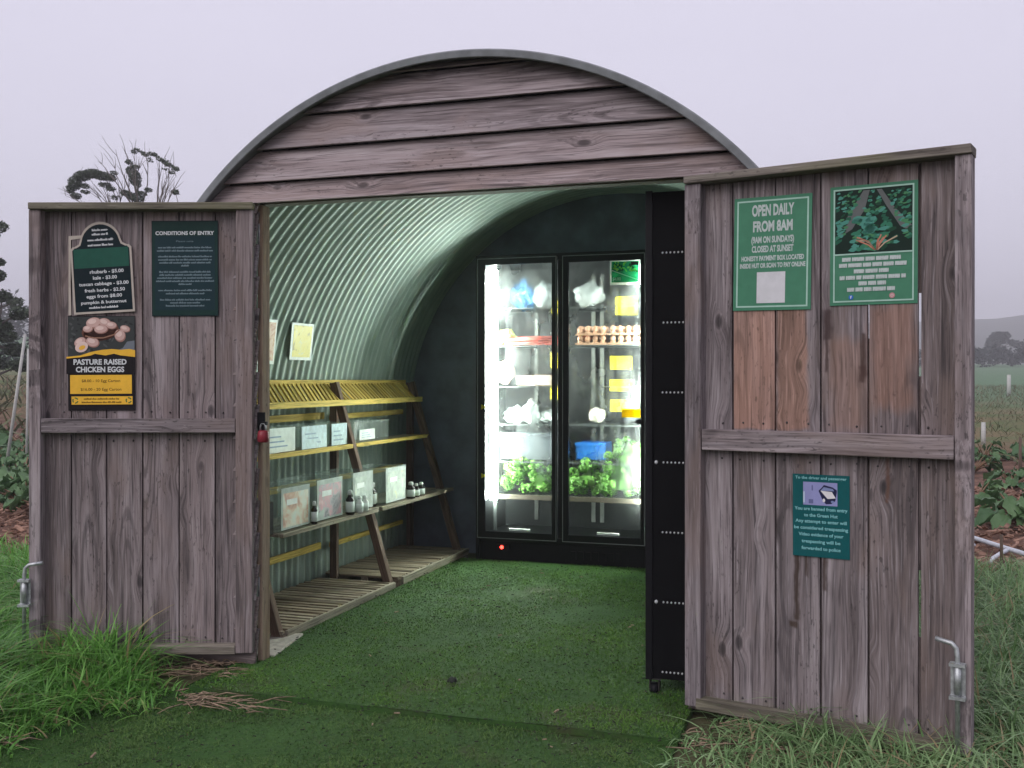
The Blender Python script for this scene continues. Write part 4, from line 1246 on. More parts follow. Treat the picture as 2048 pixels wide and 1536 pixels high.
# ---------------------------------------------------------------- ground
CAM = Vector((2.611, -4.193, 1.35))
def hz(x, y):
    dx, dy = x - CAM.x, y - CAM.y
    d = math.hypot(dx, dy)
    az = math.atan2(dx, max(dy, 1e-6)) if dy > 0 else 0
    left = max(0.0, min(1.0, (-az - .25) / .5))
    h = max(0.0, d - 14)
    s = (h * h / (h + 8)) * (.0215 + .030 * left)
    if d > 160: s = min(s, 3.3 + 6 * left) if d > 320 else s
    return min(s, 4.2 + 4 * left)
def ground():
    n = 150
    u = np.linspace(-1, 1, n)
    ax = np.sign(u) * (np.abs(u) ** 3.2) * 800 + u * 14
    V = []; F = []
    for j in range(n):
        for i in range(n):
            x, y = ax[i] + 1.0, ax[j] + 1.5
            z = hz(x, y)
            d = math.hypot(x - 1, y - 1)
            if not (-1.4 < x < 3.4 and -2.5 < y < 3.7):
                from mathutils import noise as N
                z += .035 * N.noise(Vector((x * 1.1, y * 1.1, 0))) + .015 * N.noise(Vector((x * 4, y * 4, 3))) - .012
            V.append((x, y, z - .004))
    for j in range(n - 1):
        for i in range(n - 1):
            a = j * n + i; F.append((a, a + 1, a + n + 1, a + n))
    me = bpy.data.meshes.new('ground'); me.from_pydata(V, [], F); me.materials.append(M_ground)
    me.polygons.foreach_set('use_smooth', [True] * len(F))
    o = link_mesh('ground', me); tag(o, kind='structure')
ground()

# ---------------------------------------------------------------- blades (grass, turf)
def blades(name, pts, hgt, wid, lean, curl, seed, mat, segs=4, tint=None, zf=None):
    g_ = np.random.default_rng(seed)
    n = len(pts)
    az = g_.uniform(0, 2 * np.pi, n)
    dirv = np.stack([np.cos(az), np.sin(az), np.zeros(n)], 1)
    fa = az + np.pi / 2 + g_.normal(0, .5, n)
    side = np.stack([np.cos(fa), np.sin(fa), np.zeros(n)], 1)
    ln = np.abs(g_.normal(lean, lean * .6, n))[:, None]; cu = np.abs(g_.normal(curl, curl * .7, n))[:, None]
    rows = []
    for k in range(segs + 1):
        t = k / segs
        out_ = ln * t + cu * t * t
        up = t - .45 * np.minimum(cu, 1.4) * t ** 3
        c = pts + dirv * out_ * hgt[:, None] + np.array([0, 0, 1]) * (up * hgt[:, None])
        w = (wid * (1 - t ** 1.7) * (.7 + .6 * min(t * 2, 1)))[:, None]
        if k < segs: rows += [c - side * w / 2, c + side * w / 2]
        else: rows += [c]
    m = 2 * segs + 1
    V = np.stack(rows, 1).reshape(-1, 3)
    base = np.arange(n) * m
    loops = []; cnt = []
    fs = []
    for k in range(segs - 1):
        fs.append(np.stack([base + 2*k, base + 2*k + 1, base + 2*k + 3, base + 2*k + 2], 1))
    tri = np.stack([base + 2*segs - 2, base + 2*segs - 1, base + 2*segs], 1)
    q = np.concatenate(fs, 0) if fs else np.zeros((0, 4), int)
    nl = q.size + tri.size
    me = bpy.data.meshes.new(name)
    me.vertices.add(len(V)); me.vertices.foreach_set('co', V.astype(np.float32).ravel())
    me.loops.add(nl); me.loops.foreach_set('vertex_index', np.concatenate([q.ravel(), tri.ravel()]).astype(np.int32))
    me.polygons.add(len(q) + len(tri))
    st = np.concatenate([np.arange(len(q)) * 4, q.size + np.arange(len(tri)) * 3]).astype(np.int32)
    me.polygons.foreach_set('loop_start', st)
    me.polygons.foreach_set('use_smooth', np.ones(len(q) + len(tri), dtype=bool))
    me.materials.append(mat)
    a = me.attributes.new('tint', 'FLOAT', 'POINT')
    tv = g_.random(n) if tint is None else tint
    a.data.foreach_set('value', np.repeat(tv, m).astype(np.float32))
    me.update(calc_edges=True); me.validate()
    return link_mesh(name, me)

G = np.random.default_rng(5)
def scatter(n, x0, x1, y0, y1, keep):
    p = np.stack([G.uniform(x0, x1, n), G.uniform(y0, y1, n)], 1)
    k = keep(p[:, 0], p[:, 1], G.random(n))
    p = p[k]
    z = np.array([hz(a, b) for a, b in p])
    return np.concatenate([p, z[:, None]], 1)
def edge_l(y): return np.interp(y, [-2.2, -1.2, -.95, -.75, -.5, -.3, -.1, .1, .3], [-.45, -.28, -.16, -.02, -.10, -.22, -.38, -.55, -.62])
# tall grass left of the mats
def keep_tall(x, y, r):
    e = edge_l(y) + .06 * np.sin(y * 9) + .05 * np.sin(y * 23)
    inhut = (x > -.72) & (y > -.04)
    dx = e - x
    dens = np.clip(dx / .22, 0, 1) * .9 + .1
    behind = (y > .0) & (x > -.95)
    return (dx > 0) & ~inhut & (r < dens) & ~behind
p = scatter(50000, -4.2, .05, -1.9, 1.2, keep_tall)
dxe = np.clip((edge_l(p[:, 1]) - p[:, 0]) / .35, .25, 1)
tuft = .75 + .5 * np.sin(p[:, 0] * 5.1 + 1) * np.sin(p[:, 1] * 6.3)
h = G.uniform(.16, .38, len(p)) * dxe * np.clip(tuft, .55, 1.2)
o = blades('tall_grass', p, h, G.uniform(.005, .0135, len(p)), .28, .8, 11, L_grass, 6)
tag(o, 'long bright green grass growing in front of the left door', 'grass', kind='stuff')
# field grass behind left door
p = scatter(9000, -6.5, -1.0, .8, 2.4, lambda x, y, r: (y < 2.2) & ~((x > -.8) & (y > -.1)))
o = blades('meadow_grass', p, G.uniform(.08, .2, len(p)), G.uniform(.007, .014, len(p)), .3, .6, 12, L_grass, 4)
tag(o, 'pale meadow grass between the left door and the mulched bed', 'grass', kind='stuff')
# grass on the right
def keep_r(x, y, r):
    e = np.interp(y, [-1.5, -.9, -.6, -.4, -.2, .0, .2], [2.08, 2.02, 1.98, 2.02, 2.05, 2.2, 2.72])
    e = e + .05 * np.sin(y * 21)
    inhut = (x < 2.74) & (y > -.03)
    dens = np.clip((x - e) / .15, 0, 1) * .8 + .15
    return (x > e) & ~inhut & (r < dens) & (y < 3.45 + .15 * np.sin(x * 5))
p = scatter(44000, 1.9, 5.6, -1.3, 3.7, keep_r)
nearp = np.clip((p[:, 1] + 1.2) / 1.6, 0, 1)
lowfront = np.where(p[:, 1] < -.05, .65, 1.0) * np.clip((p[:, 0] - 1.95) / .5, .45, 1)
h = G.uniform(.11, .28, len(p)) * lowfront
o = blades('dewy_grass', p, h, G.uniform(.004, .010, len(p)), .35, 1.0, 13, L_grass2, 6)
tag(o, 'short arching dewy grass growing around the foot of the right door', 'grass', kind='stuff')

# ---------------------------------------------------------------- turf mats
def mat(name, x0, x1, y0, y1, z, lab, n, seed, turf_leaf):
    mb = MB(); nx, ny = 24, 30
    V, F = [], []
    r = random.Random(seed)
    from mathutils import noise as N
    for j in range(ny + 1):
        for i in range(nx + 1):
            x = x0 + (x1 - x0) * i / nx; y = y0 + (y1 - y0) * j / ny
            if i in (0, nx): x += .018 * N.noise(Vector((y * 3, seed, 0)))
            if j in (0, ny): y += .012 * N.noise(Vector((x * 3, seed + 5, 0)))
            V.append((x, y, z + .006 * N.noise(Vector((x * 2.2, y * 1.6, seed)))))
    for j in range(ny):
        for i in range(nx):
            a = j * (nx + 1) + i; F.append((a, a + 1, a + nx + 2, a + nx + 1))
    # skirt
    mb.add(V, F, None, 0, 0, True)
    for (ax_, ay_, bx_, by_) in ((x0, y0, x1, y0), (x1, y0, x1, y1), (x0, y0, x0, y1)):
        mb.add([(ax_, ay_, z), (bx_, by_, z), (bx_, by_, 0), (ax_, ay_, 0)], [(0, 1, 2, 3)])
    o = mb.build(name, M_turf); tag(o, lab, 'turf mat')
    g_ = np.random.default_rng(seed)
    p = np.stack([g_.uniform(x0 + .004, x1 - .004, n), g_.uniform(y0 + .004, y1 - .004, n)], 1)
    # tufted rows and worn, matted spots
    wear = np.array([N.noise(Vector((a * 7, b * 7, seed))) for a, b in p])
    fine_ = np.array([N.noise(Vector((a * 26, b * 26, seed + 3))) for a, b in p])
    blot = np.array([N.noise(Vector((a * 2.3, b * 1.7, seed + 9))) for a, b in p])
    keep = ((fine_ < .20) | (g_.random(n) < .30)) & ((blot < .22) | (g_.random(n) < .55))
    p = p[keep]; wear = wear[keep]; fine_ = fine_[keep]
    P3 = np.concatenate([p, np.full((len(p), 1), z - .001)], 1)
    wear = wear - 1.1 * blot[keep]
    tint = np.clip(.42 + .55 * wear + .25 * g_.normal(0, 1, len(p)), 0, .88)
    tint = np.where(g_.random(len(p)) < .02, .95, tint)
    f = blades('fibres', P3, g_.uniform(.007, .014, len(p)) * (1 + .4 * wear), g_.uniform(.0022, .004, len(p)), .5, .6, seed, turf_leaf, 2, tint)
    f.parent = o; f['kind'] = 'stuff'
mat('turf_mat', -.10, 2.02, -.43, 2.90, .026, 'green artificial turf mat on the hut floor, reaching in to the fridge', 130000, 3, L_turf)
mat('turf_mat', -.36, 2.02, -1.75, -.445, .006, 'worn artificial turf mat laid outside in front of the hut', 70000, 4, L_turf2)

# litter on the mats: flecks one cannot count
def flecks(name, pts, mat, lab, cat, smin, smax, seed):
    r = random.Random(seed); mb = MB()
    for x, y, z in pts:
        s = r.uniform(smin, smax); a = r.uniform(0, 6.3)
        mb.obox((x, y, z), (s * math.cos(a), s * math.sin(a), r.uniform(-.1, .25) * s), (-.28 * s * math.sin(a), .28 * s * math.cos(a), 0), (0, 0, .002 + .1 * s))
    o = mb.build(name, mat); tag(o, lab, cat, kind='stuff')
rnd.seed(55)
flecks('leaf_litter', [(rnd.uniform(-.1, 2.0), rnd.uniform(-1.6, 2.8), rnd.uniform(.030, .040)) for i in range(1100)], M_twig, 'dark flecks of leaf litter scattered over the turf mats', 'litter', .005, .016, 1)
flecks('pale_litter', [(rnd.uniform(-.1, 2.0), rnd.uniform(-1.6, 2.8), rnd.uniform(.030, .036)) for i in range(40)], M_soilbit, 'pale straw flecks scattered over the turf mats', 'litter', .010, .028, 2)
# dead straw
def straw(name, boxes, lab, seed):
    r = random.Random(seed); mb = MB()
    for (x0, x1, y0, y1, z, n) in boxes:
        for i in range(n):
            x, y = r.uniform(x0, x1), r.uniform(y0, y1); a = r.gauss(.1, .7); L = r.uniform(.05, .20)
            p0 = Vector((x, y, z + r.uniform(0, .02))); p2 = p0 + Vector((L * math.cos(a), L * math.sin(a) * .7, r.uniform(-.005, .02)))
            pm = (p0 + p2) / 2 + Vector((r.uniform(-.02, .02), r.uniform(-.02, .02), r.uniform(0, .015)))
            mb.tube([p0, pm, p2], [.0022, .0028, .0012], 4, r.random())
    o = mb.build(name, [M_soilbit]); tag(o, lab, 'dead grass', kind='stuff')
straw('dry_straw', [(-.42, -.08, -.28, .06, .004, 120)], 'brown dry straw under the left door beside the post', 6)
straw('dry_straw', [(-.02, .34, -.64, -.53, .016, 34), (-.10, .16, -.58, -.50, .016, 16)], 'brown dead stalks lying on the joint of the two turf mats', 7)
straw('dry_straw', [(-.62, -.30, -1.42, -1.15, .010, 26)], 'dead stalks at the edge of the tall grass, bottom left', 8)
straw('dry_straw', [(1.98, 2.6, -.50, -.30, .004, 60), (2.1, 2.9, -.22, .05, .004, 110)], 'brown matted dead grass below the right door', 9)
mb = MB(); rnd.seed(77); mb.ball((.973, -.02, .030), .020, 2, (1, .8, 1.1), noise=.5)
o = mb.build('dark_pebble', M_stone); tag(o, 'small dark pebble alone on the turf mat', 'pebble')

# ---------------------------------------------------------------- crop plants
L_stem = plain('leaf_stem', (.20, .12, .07), .6)
def plant_mesh(seed, size):
    r = random.Random(seed)
    lv, st = MB(), MB()
    from mathutils import noise as N
    for i in range(r.randint(17, 22)):
        az = r.uniform(0, 6.28); el = r.uniform(.25, 1.1); L = size * r.uniform(.55, 1.0)
        d = Vector((math.cos(az) * math.cos(el), math.sin(az) * math.cos(el), math.sin(el)))
        tip = d * L * .62
        st.tube([(0, 0, 0), d * L * .32 + Vector((0, 0, .02)), tip], [.012 * size / .5, .010 * size / .5, .006], 5)
        a = Vector((math.cos(az), math.sin(az), r.uniform(-.45, .25))).normalized()
        b_ = Vector((-math.sin(az), math.cos(az), r.uniform(-.3, .3))).normalized(); n_ = a.cross(b_)
        nu, nv = 8, 6; vs = []; W = size * r.uniform(.13, .22); LL = size * r.uniform(.28, .46); t = r.random()
        sd = r.uniform(0, 50)
        for q in range(nu + 1):
            u = q / nu
            w = W * (math.sin(math.pi * min(1, u * .93 + .07)) ** .6) * (1 - .35 * u)
            for k in range(nv + 1):
                v = k / nv * 2 - 1
                wob = N.noise(Vector((u * 3 + sd, v * 2, 0))) * .09 * size + .018 * size * math.sin(u * 19 + 4 * v + sd)
                p = tip + a * (LL * u) + b_ * (w * v * (1 + .14 * math.sin(u * 15 + sd))) + n_ * (wob + .10 * size * v * v * .5) - Vector((0, 0, 1)) * (LL * .45 * u * u)
                vs.append(p)
        fs = []
        for q in range(nu):
            for k in range(nv):
                c = q * (nv + 1) + k; fs.append((c, c + 1, c + nv + 2, c + nv + 1))
        lv.add(vs, fs, None, t, 0, True)
    return lv, st
protos = []
for s in range(3):
    lv, st = plant_mesh(60 + s, .62)
    root = empty('rhubarb_plant', (0, 0, 0))
    lv.build('leaves', L_rhub, root); st.build('stalks', L_stem, root)
    protos.append([root, False])
def put_plant(x, y, sc, k, lab, group):
    pr_, used = protos[k]
    if not used:
        o = pr_; protos[k][1] = True
    else:
        o = pr_.copy(); COL.objects.link(o)
        for ch in list(pr_.children):
            c = ch.copy(); COL.objects.link(c); c.parent = o
    o.location = (x, y, hz(x, y)); o.rotation_euler = (0, 0, rnd.uniform(0, 6.28)); o.scale = (sc, sc, sc * rnd.uniform(.85, 1.1))
    tag(o, lab, 'plant', group)
rnd.seed(12)
GR, GLt = 'leafy crop plants right of the hut', 'leafy crop plants left of the hut'
named_r = [(4.15, 6.3, 1.0, 'large dark leafy plant nearest the white hose right of the hut'),
           (3.98, 8.2, .8, 'pale green leafy plant just behind the largest one on the right'),
           (4.55, 9.7, .9, 'leafy plant second behind the largest one in the right bed'),
           (4.35, 11.9, .8, 'leafy plant third behind the largest one in the right bed'),
           (4.75, 14.2, .9, 'leafy plant at the far end of the right bed beside the white stake')]
for i, (x, y, s, l) in enumerate(named_r): put_plant(x, y, s, i % 3, l, GR)
for i in range(10):
    put_plant(5.6 + (i % 2) * 1.3 + rnd.uniform(-.2, .2), 5.6 + (i // 2) * 2.2 + rnd.uniform(-.3, .3), rnd.uniform(.8, 1.1), i % 3, 'leafy green plant in the outer rows of the right bed', GR)
named_l = [(-5.0, 4.15, .9, 'leafy plant at the front of the left bed, nearest the grass'),
           (-5.75, 4.9, 1.0, 'leafy plant second from the grass in the left bed'),
           (-6.5, 5.6, 1.0, 'leafy plant third from the grass in the left bed'),
           (-7.3, 6.2, 1.1, 'leafy plant beside the foot of the white poles in the left bed'),
           (-8.6, 7.4, 1.2, 'tall leafy plant just behind the white poles in the left bed')]
for i, (x, y, s, l) in enumerate(named_l): put_plant(x, y, s, (i + 1) % 3, l, GLt)
for i in range(22):
    t = rnd.uniform(0, 1)
    put_plant(-5.4 - 6.5 * t + rnd.uniform(-.9, .9), 4.9 + 6.0 * t + rnd.uniform(-.9, .9), rnd.uniform(.9, 1.3), i % 3, 'leafy green plant massed in the rows of the left bed', GLt)

# mulch chips on the beds
def chips(name, x0, x1, y0, y1, n, lab, seed):
    r = random.Random(seed); mb = MB()
    for i in range(n):
        x, y = r.uniform(x0, x1), r.uniform(y0, y1); s = r.uniform(.03, .11); a = r.uniform(0, 6.3); e = r.uniform(-.35, .45)
        mb.obox((x, y, hz(x, y) + r.uniform(0, .03)), (s * math.cos(a), s * math.sin(a), s * e), (-.3 * s * math.sin(a), .3 * s * math.cos(a), r.uniform(-.2, .2) * s), (0, 0, .008))
    o = mb.build(name, [plain(name + '_bark', (.24, .14, .10), .95, 0, .55, 9)]); tag(o, lab, 'mulch', kind='stuff')
chips('bark_mulch', 3.1, 6.5, 3.6, 9.5, 2600, 'reddish bark mulch over the right bed', 21)
chips('bark_mulch', -7.5, -3.2, 2.0, 5.4, 2600, 'reddish bark mulch over the left bed', 22)

# hose, stakes, poles
mb = MB(); mb.tube([(3.35, 5.15, .05), (3.58, 4.90, .06), (3.70, 4.66, .05), (3.78, 4.35, .06), (3.98, 4.02, .04), (4.6, 3.75, .04), (5.6, 3.6, .04)], .020, 8)
mb.tube([(3.78, 4.36, .06), (3.70, 4.2, .05), (3.62, 4.0, .04), (3.60, 3.93, .02)], .016, 8)
mb.tube([(3.30, 4.95, .05), (3.5, 4.78, .06), (3.56, 4.62, .04), (3.48, 4.45, .03)], .016, 8)
o = mb.build('irrigation_hose', M_hose); tag(o, 'pale branching irrigation hose lying across the mulch right of the hut', 'hose')
def post(name, x, y, z0, z1, r, mat, lab, cat, lean=(0, 0), group=None):
    mb = MB(); h = hz(x, y)
    mb.tube([(0, 0, z0), (lean[0] * .5, lean[1] * .5, (z0 + z1) / 2), (lean[0], lean[1], z1)], [r, r * .95, r * .85], 8)
    o = mb.build(name, mat, None, Matrix.Translation((x, y, h))); tag(o, lab, cat, group)
post('marker_stake', 5.14, 17.68, -.05, .42, .045, M_pvc, 'white marker stake standing at the end of the right bed', 'stake')
post('wooden_stake', 4.86, 11.27, -.05, .55, .022, M_stake, 'thin dark stake among the dry stubble on the right', 'stake')
post('wooden_stake', 3.62, 3.55, -.05, .28, .012, M_stake, 'short dark twig stake in the orange soil beside the right door', 'stake')
post('wooden_stake', 3.86, 3.62, -.05, .36, .010, M_stake, 'taller dark twig stake in the orange soil below the hose', 'stake')
post('white_pole', -8.32, 6.96, 0, 1.95, .024, M_pvc, 'thick leaning white pole nearest the photo edge in the left bed', 'pole', (.25, .1))
post('white_pole', -8.05, 7.06, 0, 1.75, .017, M_pvc, 'thin upright white pole beside the left door', 'pole', (.03, 0))
post('white_pole', -8.75, 6.72, 0, 2.55, .022, M_pvc, 'tallest white pole at the edge of the left bed', 'pole', (.02, 0))
fp = 'pale posts along the far field'
for i, (x, y, h) in enumerate(((9.37, 45.4, .9), (10.7, 46.5, .95), (12.3, 48, .9), (14.0, 49.5, .95))):
    post('field_post', x, y, -.1, h, .09, M_pvc, ['pale post at the left end of the row across the field', 'second pale post along the row across the field', 'third pale post along the row across the field', 'pale post at the right end of the row across the field'][i], 'post', (0, 0), fp)

# scrub in the stubble field (right) as ground cover
p = scatter(22000, 3.5, 26, 13, 60, lambda x, y, r: (x < 4 + y * .42) & (x > y * .10) & (r < .9))
o = blades('field_stubble', p, G.uniform(.08, .30, len(p)), G.uniform(.012, .03, len(p)), .7, .8, 17, L_scrub, 3)
tag(o, 'brownish stubble and weeds over the field right of the hut', 'ground cover', kind='stuff')
p = scatter(4000, -30, -6, 8, 40, lambda x, y, r: (x < -y * .55))
o = blades('field_weeds', p, G.uniform(.2, .6, len(p)), G.uniform(.05, .10, len(p)), .5, .6, 18, L_scrub, 3)
tag(o, 'weeds over the rising field left of the hut', 'ground cover', kind='stuff')

# ---------------------------------------------------------------- trees
def at(px, py, Z):
    """a point Z metres out in front of the viewing place, used only to survey real positions"""
    X = (px - 1024) / 2050 * Z
    return Vector((CAM.x + X * .9505 - Z * .3107, CAM.y + X * .3107 + Z * .9505, 1.35 + (758 - py) / 2050 * Z))
def clump(mb, c, rad, n, s, r):
    for i in range(n):
        while True:
            q = Vector((r.uniform(-1, 1), r.uniform(-1, 1), r.uniform(-1, 1)))
            if q.length < 1: break
        p = Vector(c) + Vector((q.x * rad[0], q.y * rad[1], q.z * rad[2]))
        d = Vector((r.uniform(-1, 1), r.uniform(-1, 1), r.uniform(-.6, .6))).normalized() * s * r.uniform(.6, 1.3)
        e = d.orthogonal().normalized(); e = (Matrix.Rotation(r.uniform(0, 6.3), 3, d.normalized()) @ e) * s * .45
        mb.add([p - d, p - e, p + d, p + e], [(0, 1, 2, 3)], None, r.random())
def limb(mb, p0, p1, r0, r1, r, n=5, bow=.08):
    pts = []; L = (p1 - p0).length
    bx = Vector((r.uniform(-1, 1), r.uniform(-1, 1), r.uniform(-.2, 1))) * L * bow
    for i in range(n + 1):
        t = i / n
        pts.append(p0.lerp(p1, t) + bx * math.sin(math.pi * t) + Vector((r.uniform(-1, 1), r.uniform(-1, 1), r.uniform(-1, 1))) * L * .012)
    mb.tube(pts, [r0 + (r1 - r0) * i / n for i in range(n + 1)], 6)
    return pts
r = random.Random(99)
# spreading, half bare tree behind the left door
Z = 40
base = at(262, 700, Z); base.z = hz(base.x, base.y) - .2
tw, tl = MB(), MB()
fork1 = at(268, 520, Z); fork2 = at(275, 425, Z)
limb(tw, base, fork1, .34, .26, r); limb(tw, fork1, fork2, .26, .16, r)
fl = at(235, 455, Z); limb(tw, fork1, fl, .18, .12, r)
fr2 = at(310, 460, Z); limb(tw, fork1, fr2, .18, .12, r)
tips = [(fl, 150, 380), (fl, 165, 355), (fl, 185, 350), (fl, 205, 350), (fl, 150, 395), (fl, 175, 375), (fl, 225, 350), (fl, 205, 372),
        (fork2, 215, 325), (fork2, 232, 325), (fork2, 247, 306), (fork2, 258, 297), (fork2, 270, 310), (fork2, 268, 345), (fork2, 286, 306), (fork2, 274, 303),
        (fork2, 302, 310), (fork2, 290, 322), (fr2, 318, 318), (fr2, 330, 328), (fr2, 340, 335), (fr2, 351, 338), (fr2, 345, 350), (fr2, 330, 355), (fr2, 335, 372), (fr2, 312, 345)]
for f0, px, py in tips:
    e = at(px, py, Z) + Vector((r.uniform(-.2, .2), r.uniform(-.6, .6), 0))
    pts = limb(tw, f0, e, .030, .006, r, 7, .12)
    for q in range(4):
        k = r.randint(3, 7)
        limb(tw, pts[k], pts[k] + (e - f0).normalized() * r.uniform(.25, .6) + Vector((r.uniform(-.3, .3), r.uniform(-.3, .3), r.uniform(.0, .3))), .012, .005, r, 3)
def cl(px, py, w, h, n, s=.045): clump(tl, at(px, py, Z), (w * .0205, max(w, h) * .012 + .15, h * .0205), int(n * 3.0), s, r)
for a in ((150, 366, 12, 14, 300), (165, 352, 16, 10, 330), (185, 347, 18, 9, 340), (205, 352, 16, 9, 260), (222, 356, 9, 7, 120), (142, 378, 7, 9, 130), (170, 372, 8, 5, 70), (210, 370, 12, 5, 90), (222, 378, 8, 5, 70),
          (228, 346, 6, 4, 40), (152, 392, 9, 6, 110), (170, 384, 7, 4, 50), (258, 324, 5, 5, 50), (262, 342, 7, 10, 130), (270, 356, 9, 15, 260), (274, 368, 5, 8, 80), (270, 333, 8, 3, 40),
          (268, 304, 4, 4, 30), (274, 299, 5, 2, 22), (283, 305, 5, 3, 26), (291, 310, 6, 3, 30), (304, 308, 8, 3.5, 50), (313, 312, 4, 3, 22), (300, 320, 3, 5, 24), (320, 319, 5, 4, 30), (328, 322, 7, 5, 50),
          (337, 330, 8, 4, 50), (350, 337, 7, 5, 55), (343, 345, 5, 3, 22), (330, 338, 5, 2, 14), (250, 386, 9, 6, 90), (262, 392, 10, 8, 130), (282, 388, 10, 6, 100), (297, 380, 6, 5, 60), (275, 398, 14, 6, 120), (230, 395, 6, 5, 40)): cl(*a)
root = empty('spreading_tree', base); T = Matrix.Translation(-base)
tag(root, 'tall half bare tree with umbrella clumps of foliage behind the left door', 'tree')
tw.build('trunk', W_bark, root, T); tl.build('crown', L_tree, root, T)
# generic bushy trees
def bushy(px, ptop, pbot, halfw, Z, lab, seed, n, leaf, mat=L_tree, dens=1.0, trunk_r=.2, group=None, name='bushy_tree'):
    r = random.Random(seed)
    base = at(px, pbot, Z); base.z = hz(base.x, base.y) - .2
    k = Z / 2050
    top = at(px, ptop, Z).z; H = top - base.z; W = halfw * k
    tw, tl = MB(), MB()
    mid = base + Vector((0, 0, H * .45)); limb(tw, base, mid, trunk_r, trunk_r * .6, r)
    for i in range(n):
        a = r.uniform(0, 6.28); u = r.random() ** .6
        zf = r.uniform(.22, .95)
        wr = W * math.sin(math.pi * min(1, .12 + .80 * zf)) ** .7
        c = base + Vector((math.cos(a) * wr * u, math.sin(a) * wr * u, H * zf))
        limb(tw, mid if zf > .4 else base + Vector((0, 0, H * .2)), c, trunk_r * .3, trunk_r * .06, r, 4)
        rr = W * r.uniform(.16, .34)
        clump(tl, c, (rr, rr, rr * .62), int(150 * dens * r.uniform(.6, 1.3)), leaf, r)
    root = empty(name, base); T = Matrix.Translation(-base); tag(root, lab, 'tree', group)
    tw.build('trunk', W_bark, root, T); tl.build('crown', mat, root, T)
bushy(-28, 520, 740, 82, 28, 'dense dark tree cut by the left edge of the photo', 3, 34, .07, trunk_r=.22, dens=3.0)
bushy(-30, 425, 735, 60, 34, 'taller thin tree above the dense one at the left edge', 4, 20, .07, dens=1.8, trunk_r=.2)
bushy(118, 380, 720, 62, 45, 'rounded tree whose top just shows above the left corner of the left door', 5, 26, .08, dens=2.2)
bushy(362, 366, 720, 44, 45, 'rounded tree whose top shows between the left door and the hut roof', 6, 22, .08, dens=2.0)
# hedge line on the left, beyond the bed
mb = MB(); r = random.Random(8)
for i in range(46):
    c = at(-420 + i * 11.5, 0, 60); c.z = hz(c.x, c.y)
    clump(mb, c + Vector((0, 0, .6)), (.8, .8, r.uniform(.55, .95)), 60, .16, r)
o = mb.build('far_hedge', L_wood); tag(o, 'dark low hedge along the top of the left field', 'hedge', kind='stuff')
# hazy trees on the right
bushy(1994, 664, 735, 38, 205, 'hazy domed tree standing behind the dark tree line on the right', 12, 30, .42, L_wood, 1.0, .5, name='domed_tree')
bushy(2075, 672, 735, 34, 215, 'hazy tree right of the domed tree, at the edge of the photo', 13, 24, .42, L_wood, 1.0, .5, name='domed_tree')
# far wood along the field: one mass
mb = MB(); r = random.Random(14)
for i in range(120):
    px = 1560 + i * 10 + r.uniform(-4, 4); Zz = 150 + r.uniform(0, 14)
    c = at(px, 0, Zz); g0 = hz(c.x, c.y); H = r.uniform(2.4, 4.0)
    for k in range(5):
        q = Vector((c.x + r.uniform(-1, 1), c.y + r.uniform(-1.5, 1.5), g0 + H * r.uniform(.15, .9)))
        clump(mb, q, (r.uniform(.7, 1.4), 1.0, r.uniform(.5, .9)), 34, .3, r)
o = mb.build('far_wood', L_wood); tag(o, 'dark wood along the far side of the right field', 'wood', kind='stuff')
mb = MB(); r = random.Random(15)
for i in range(120):
    px = -900 + i * 14 + r.uniform(-4, 4); Zz = 130 + r.uniform(0, 20)
    c = at(px, 0, Zz); g0 = hz(c.x, c.y); H = r.uniform(3, 7)
    for k in range(5):
        q = Vector((c.x + r.uniform(-1, 1), c.y + r.uniform(-1.5, 1.5), g0 + H * r.uniform(.1, .9)))
        clump(mb, q, (r.uniform(.9, 1.8), 1.2, r.uniform(.7, 1.3)), 26, .4, r)
o = mb.build('far_wood', L_wood); tag(o, 'dark wood along the skyline left of the hut', 'wood', kind='stuff')
# hills
mb = MB(); from mathutils import noise as N
V, F = [], []
nx, ny = 90, 14
for j in range(ny):
    for i in range(nx):
        az = R_(-75 + 120 * i / (nx - 1)); d = 330 + 360 * j / (ny - 1)
        x, y = CAM.x + d * math.sin(az), CAM.y + d * math.cos(az)
        t = j / (ny - 1)
        prof = 36 + 7 * N.noise(Vector((az * 5, 0, 2))) + 5 * N.noise(Vector((az * 17, 1, 2)))
        z = 2.5 + prof * (t ** 1.2) + 1.2 * N.noise(Vector((x * .05, y * .05, 0)))
        V.append((x, y, z))
for j in range(ny - 1):
    for i in range(nx - 1):
        a = j * nx + i; F.append((a, a + 1, a + nx + 1, a + nx))
mb.add(V, F, None, 0, 0, True)
o = mb.build('hills', plain('hill_woods', (.040, .050, .040), .95, 0, .5, .06)); tag(o, kind='structure')

# ---------------------------------------------------------------- haze
mb = MB(); mb.box(-810, 812, -810, 812, -1.2, 56)
m, t, out = new_mat('haze_air')
v = t.n('ShaderNodeVolumePrincipled', ins={'Color': (.93, .93, .96, 1), 'Density': .0020, 'Anisotropy': 0.0})
t.t.links.new(v.outputs[0], out.inputs['Volume'])
o = mb.build('haze', m); tag(o, kind='stuff')
o.visible_shadow = True

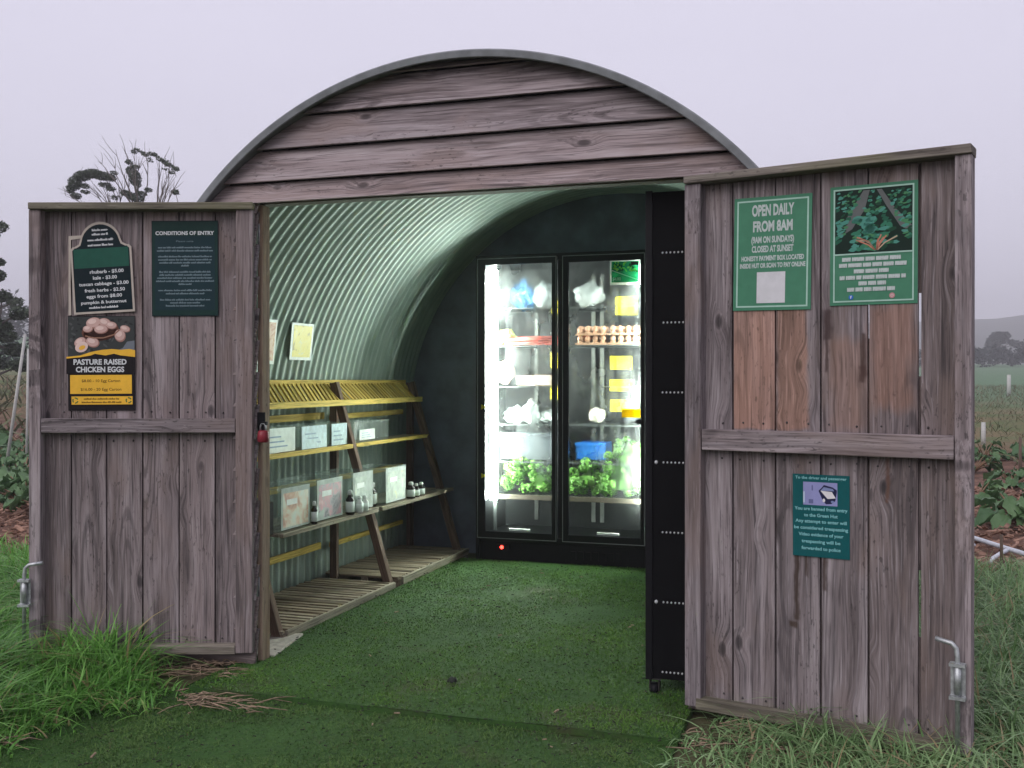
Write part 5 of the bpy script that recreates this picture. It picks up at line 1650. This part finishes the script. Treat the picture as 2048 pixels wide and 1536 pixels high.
# ---------------------------------------------------------------- sky and sun
w = bpy.data.worlds.new('World'); SC.world = w; w.use_nodes = True
nt = w.node_tree; nt.nodes.clear(); t = NT(nt)
outw = t.n('ShaderNodeOutputWorld')
sky = t.n('ShaderNodeTexSky', sky_type='NISHITA')
sky.sun_disc = False; sky.sun_elevation = R_(38); sky.sun_rotation = R_(200); sky.dust_density = 6; sky.air_density = 1.5
b1 = t.n('ShaderNodeBackground', ins={0: sky.outputs[0], 1: .05})
tcw = t.n('ShaderNodeTexCoord').outputs['Generated']
zc = t.n('ShaderNodeSeparateXYZ', ins={0: tcw}).outputs[2]
cloud = t.noise(t.scalev(tcw, (1.2, 1.2, 3.5)), 1.6, 3)
ccol = t.mix(t.step(zc, -.05, .55), (.61, .59, .715), (.625, .60, .72))
ccol = t.mix(t.math('MULTIPLY', t.step(cloud, .35, .7), .35), ccol, (.665, .64, .765))
b2 = t.n('ShaderNodeBackground', ins={0: ccol, 1: 1.03})
mxw = t.n('ShaderNodeMixShader', ins={0: .93, 1: b1.outputs[0], 2: b2.outputs[0]})
t.t.links.new(mxw.outputs[0], outw.inputs[0])
sl = bpy.data.lights.new('Sun', 'SUN'); sl.energy = 1.25; sl.angle = R_(50); sl.color = (1.0, .96, .92)
so = bpy.data.objects.new('Sun', sl); COL.objects.link(so)
az = R_(200)   # the bright part of the cloud lies behind the viewer
el = R_(38)
dirv = Vector((math.sin(az) * math.cos(el), math.cos(az) * math.cos(el), math.sin(el)))
so.rotation_euler = dirv.to_track_quat('Z', 'Y').to_euler()

# ---------------------------------------------------------------- camera
cd = bpy.data.cameras.new('Camera'); cam = bpy.data.objects.new('Camera', cd); COL.objects.link(cam)
cd.sensor_width = 36; cd.lens = 2050 / 2048 * 36; cd.clip_end = 4000; cd.clip_start = .05
cd.shift_y = -10 / 2048
fw = Vector((-.3107, .9505, 0))
cam.location = CAM
cam.rotation_euler = fw.to_track_quat('-Z', 'Y').to_euler()
SC.camera = cam
SC.view_settings.view_transform = 'Standard'; SC.view_settings.look = 'None'
SC.view_settings.exposure = 0.45; SC.view_settings.gamma = 1.0
SC.render.engine = 'CYCLES'
SC.cycles.use_denoising = True
SC.cycles.max_bounces = 8; SC.cycles.transparent_max_bounces = 24
SC.cycles.diffuse_bounces = 4; SC.cycles.glossy_bounces = 3; SC.cycles.transmission_bounces = 4; SC.cycles.volume_bounces = 0
SC.cycles.sample_clamp_indirect = 20.0
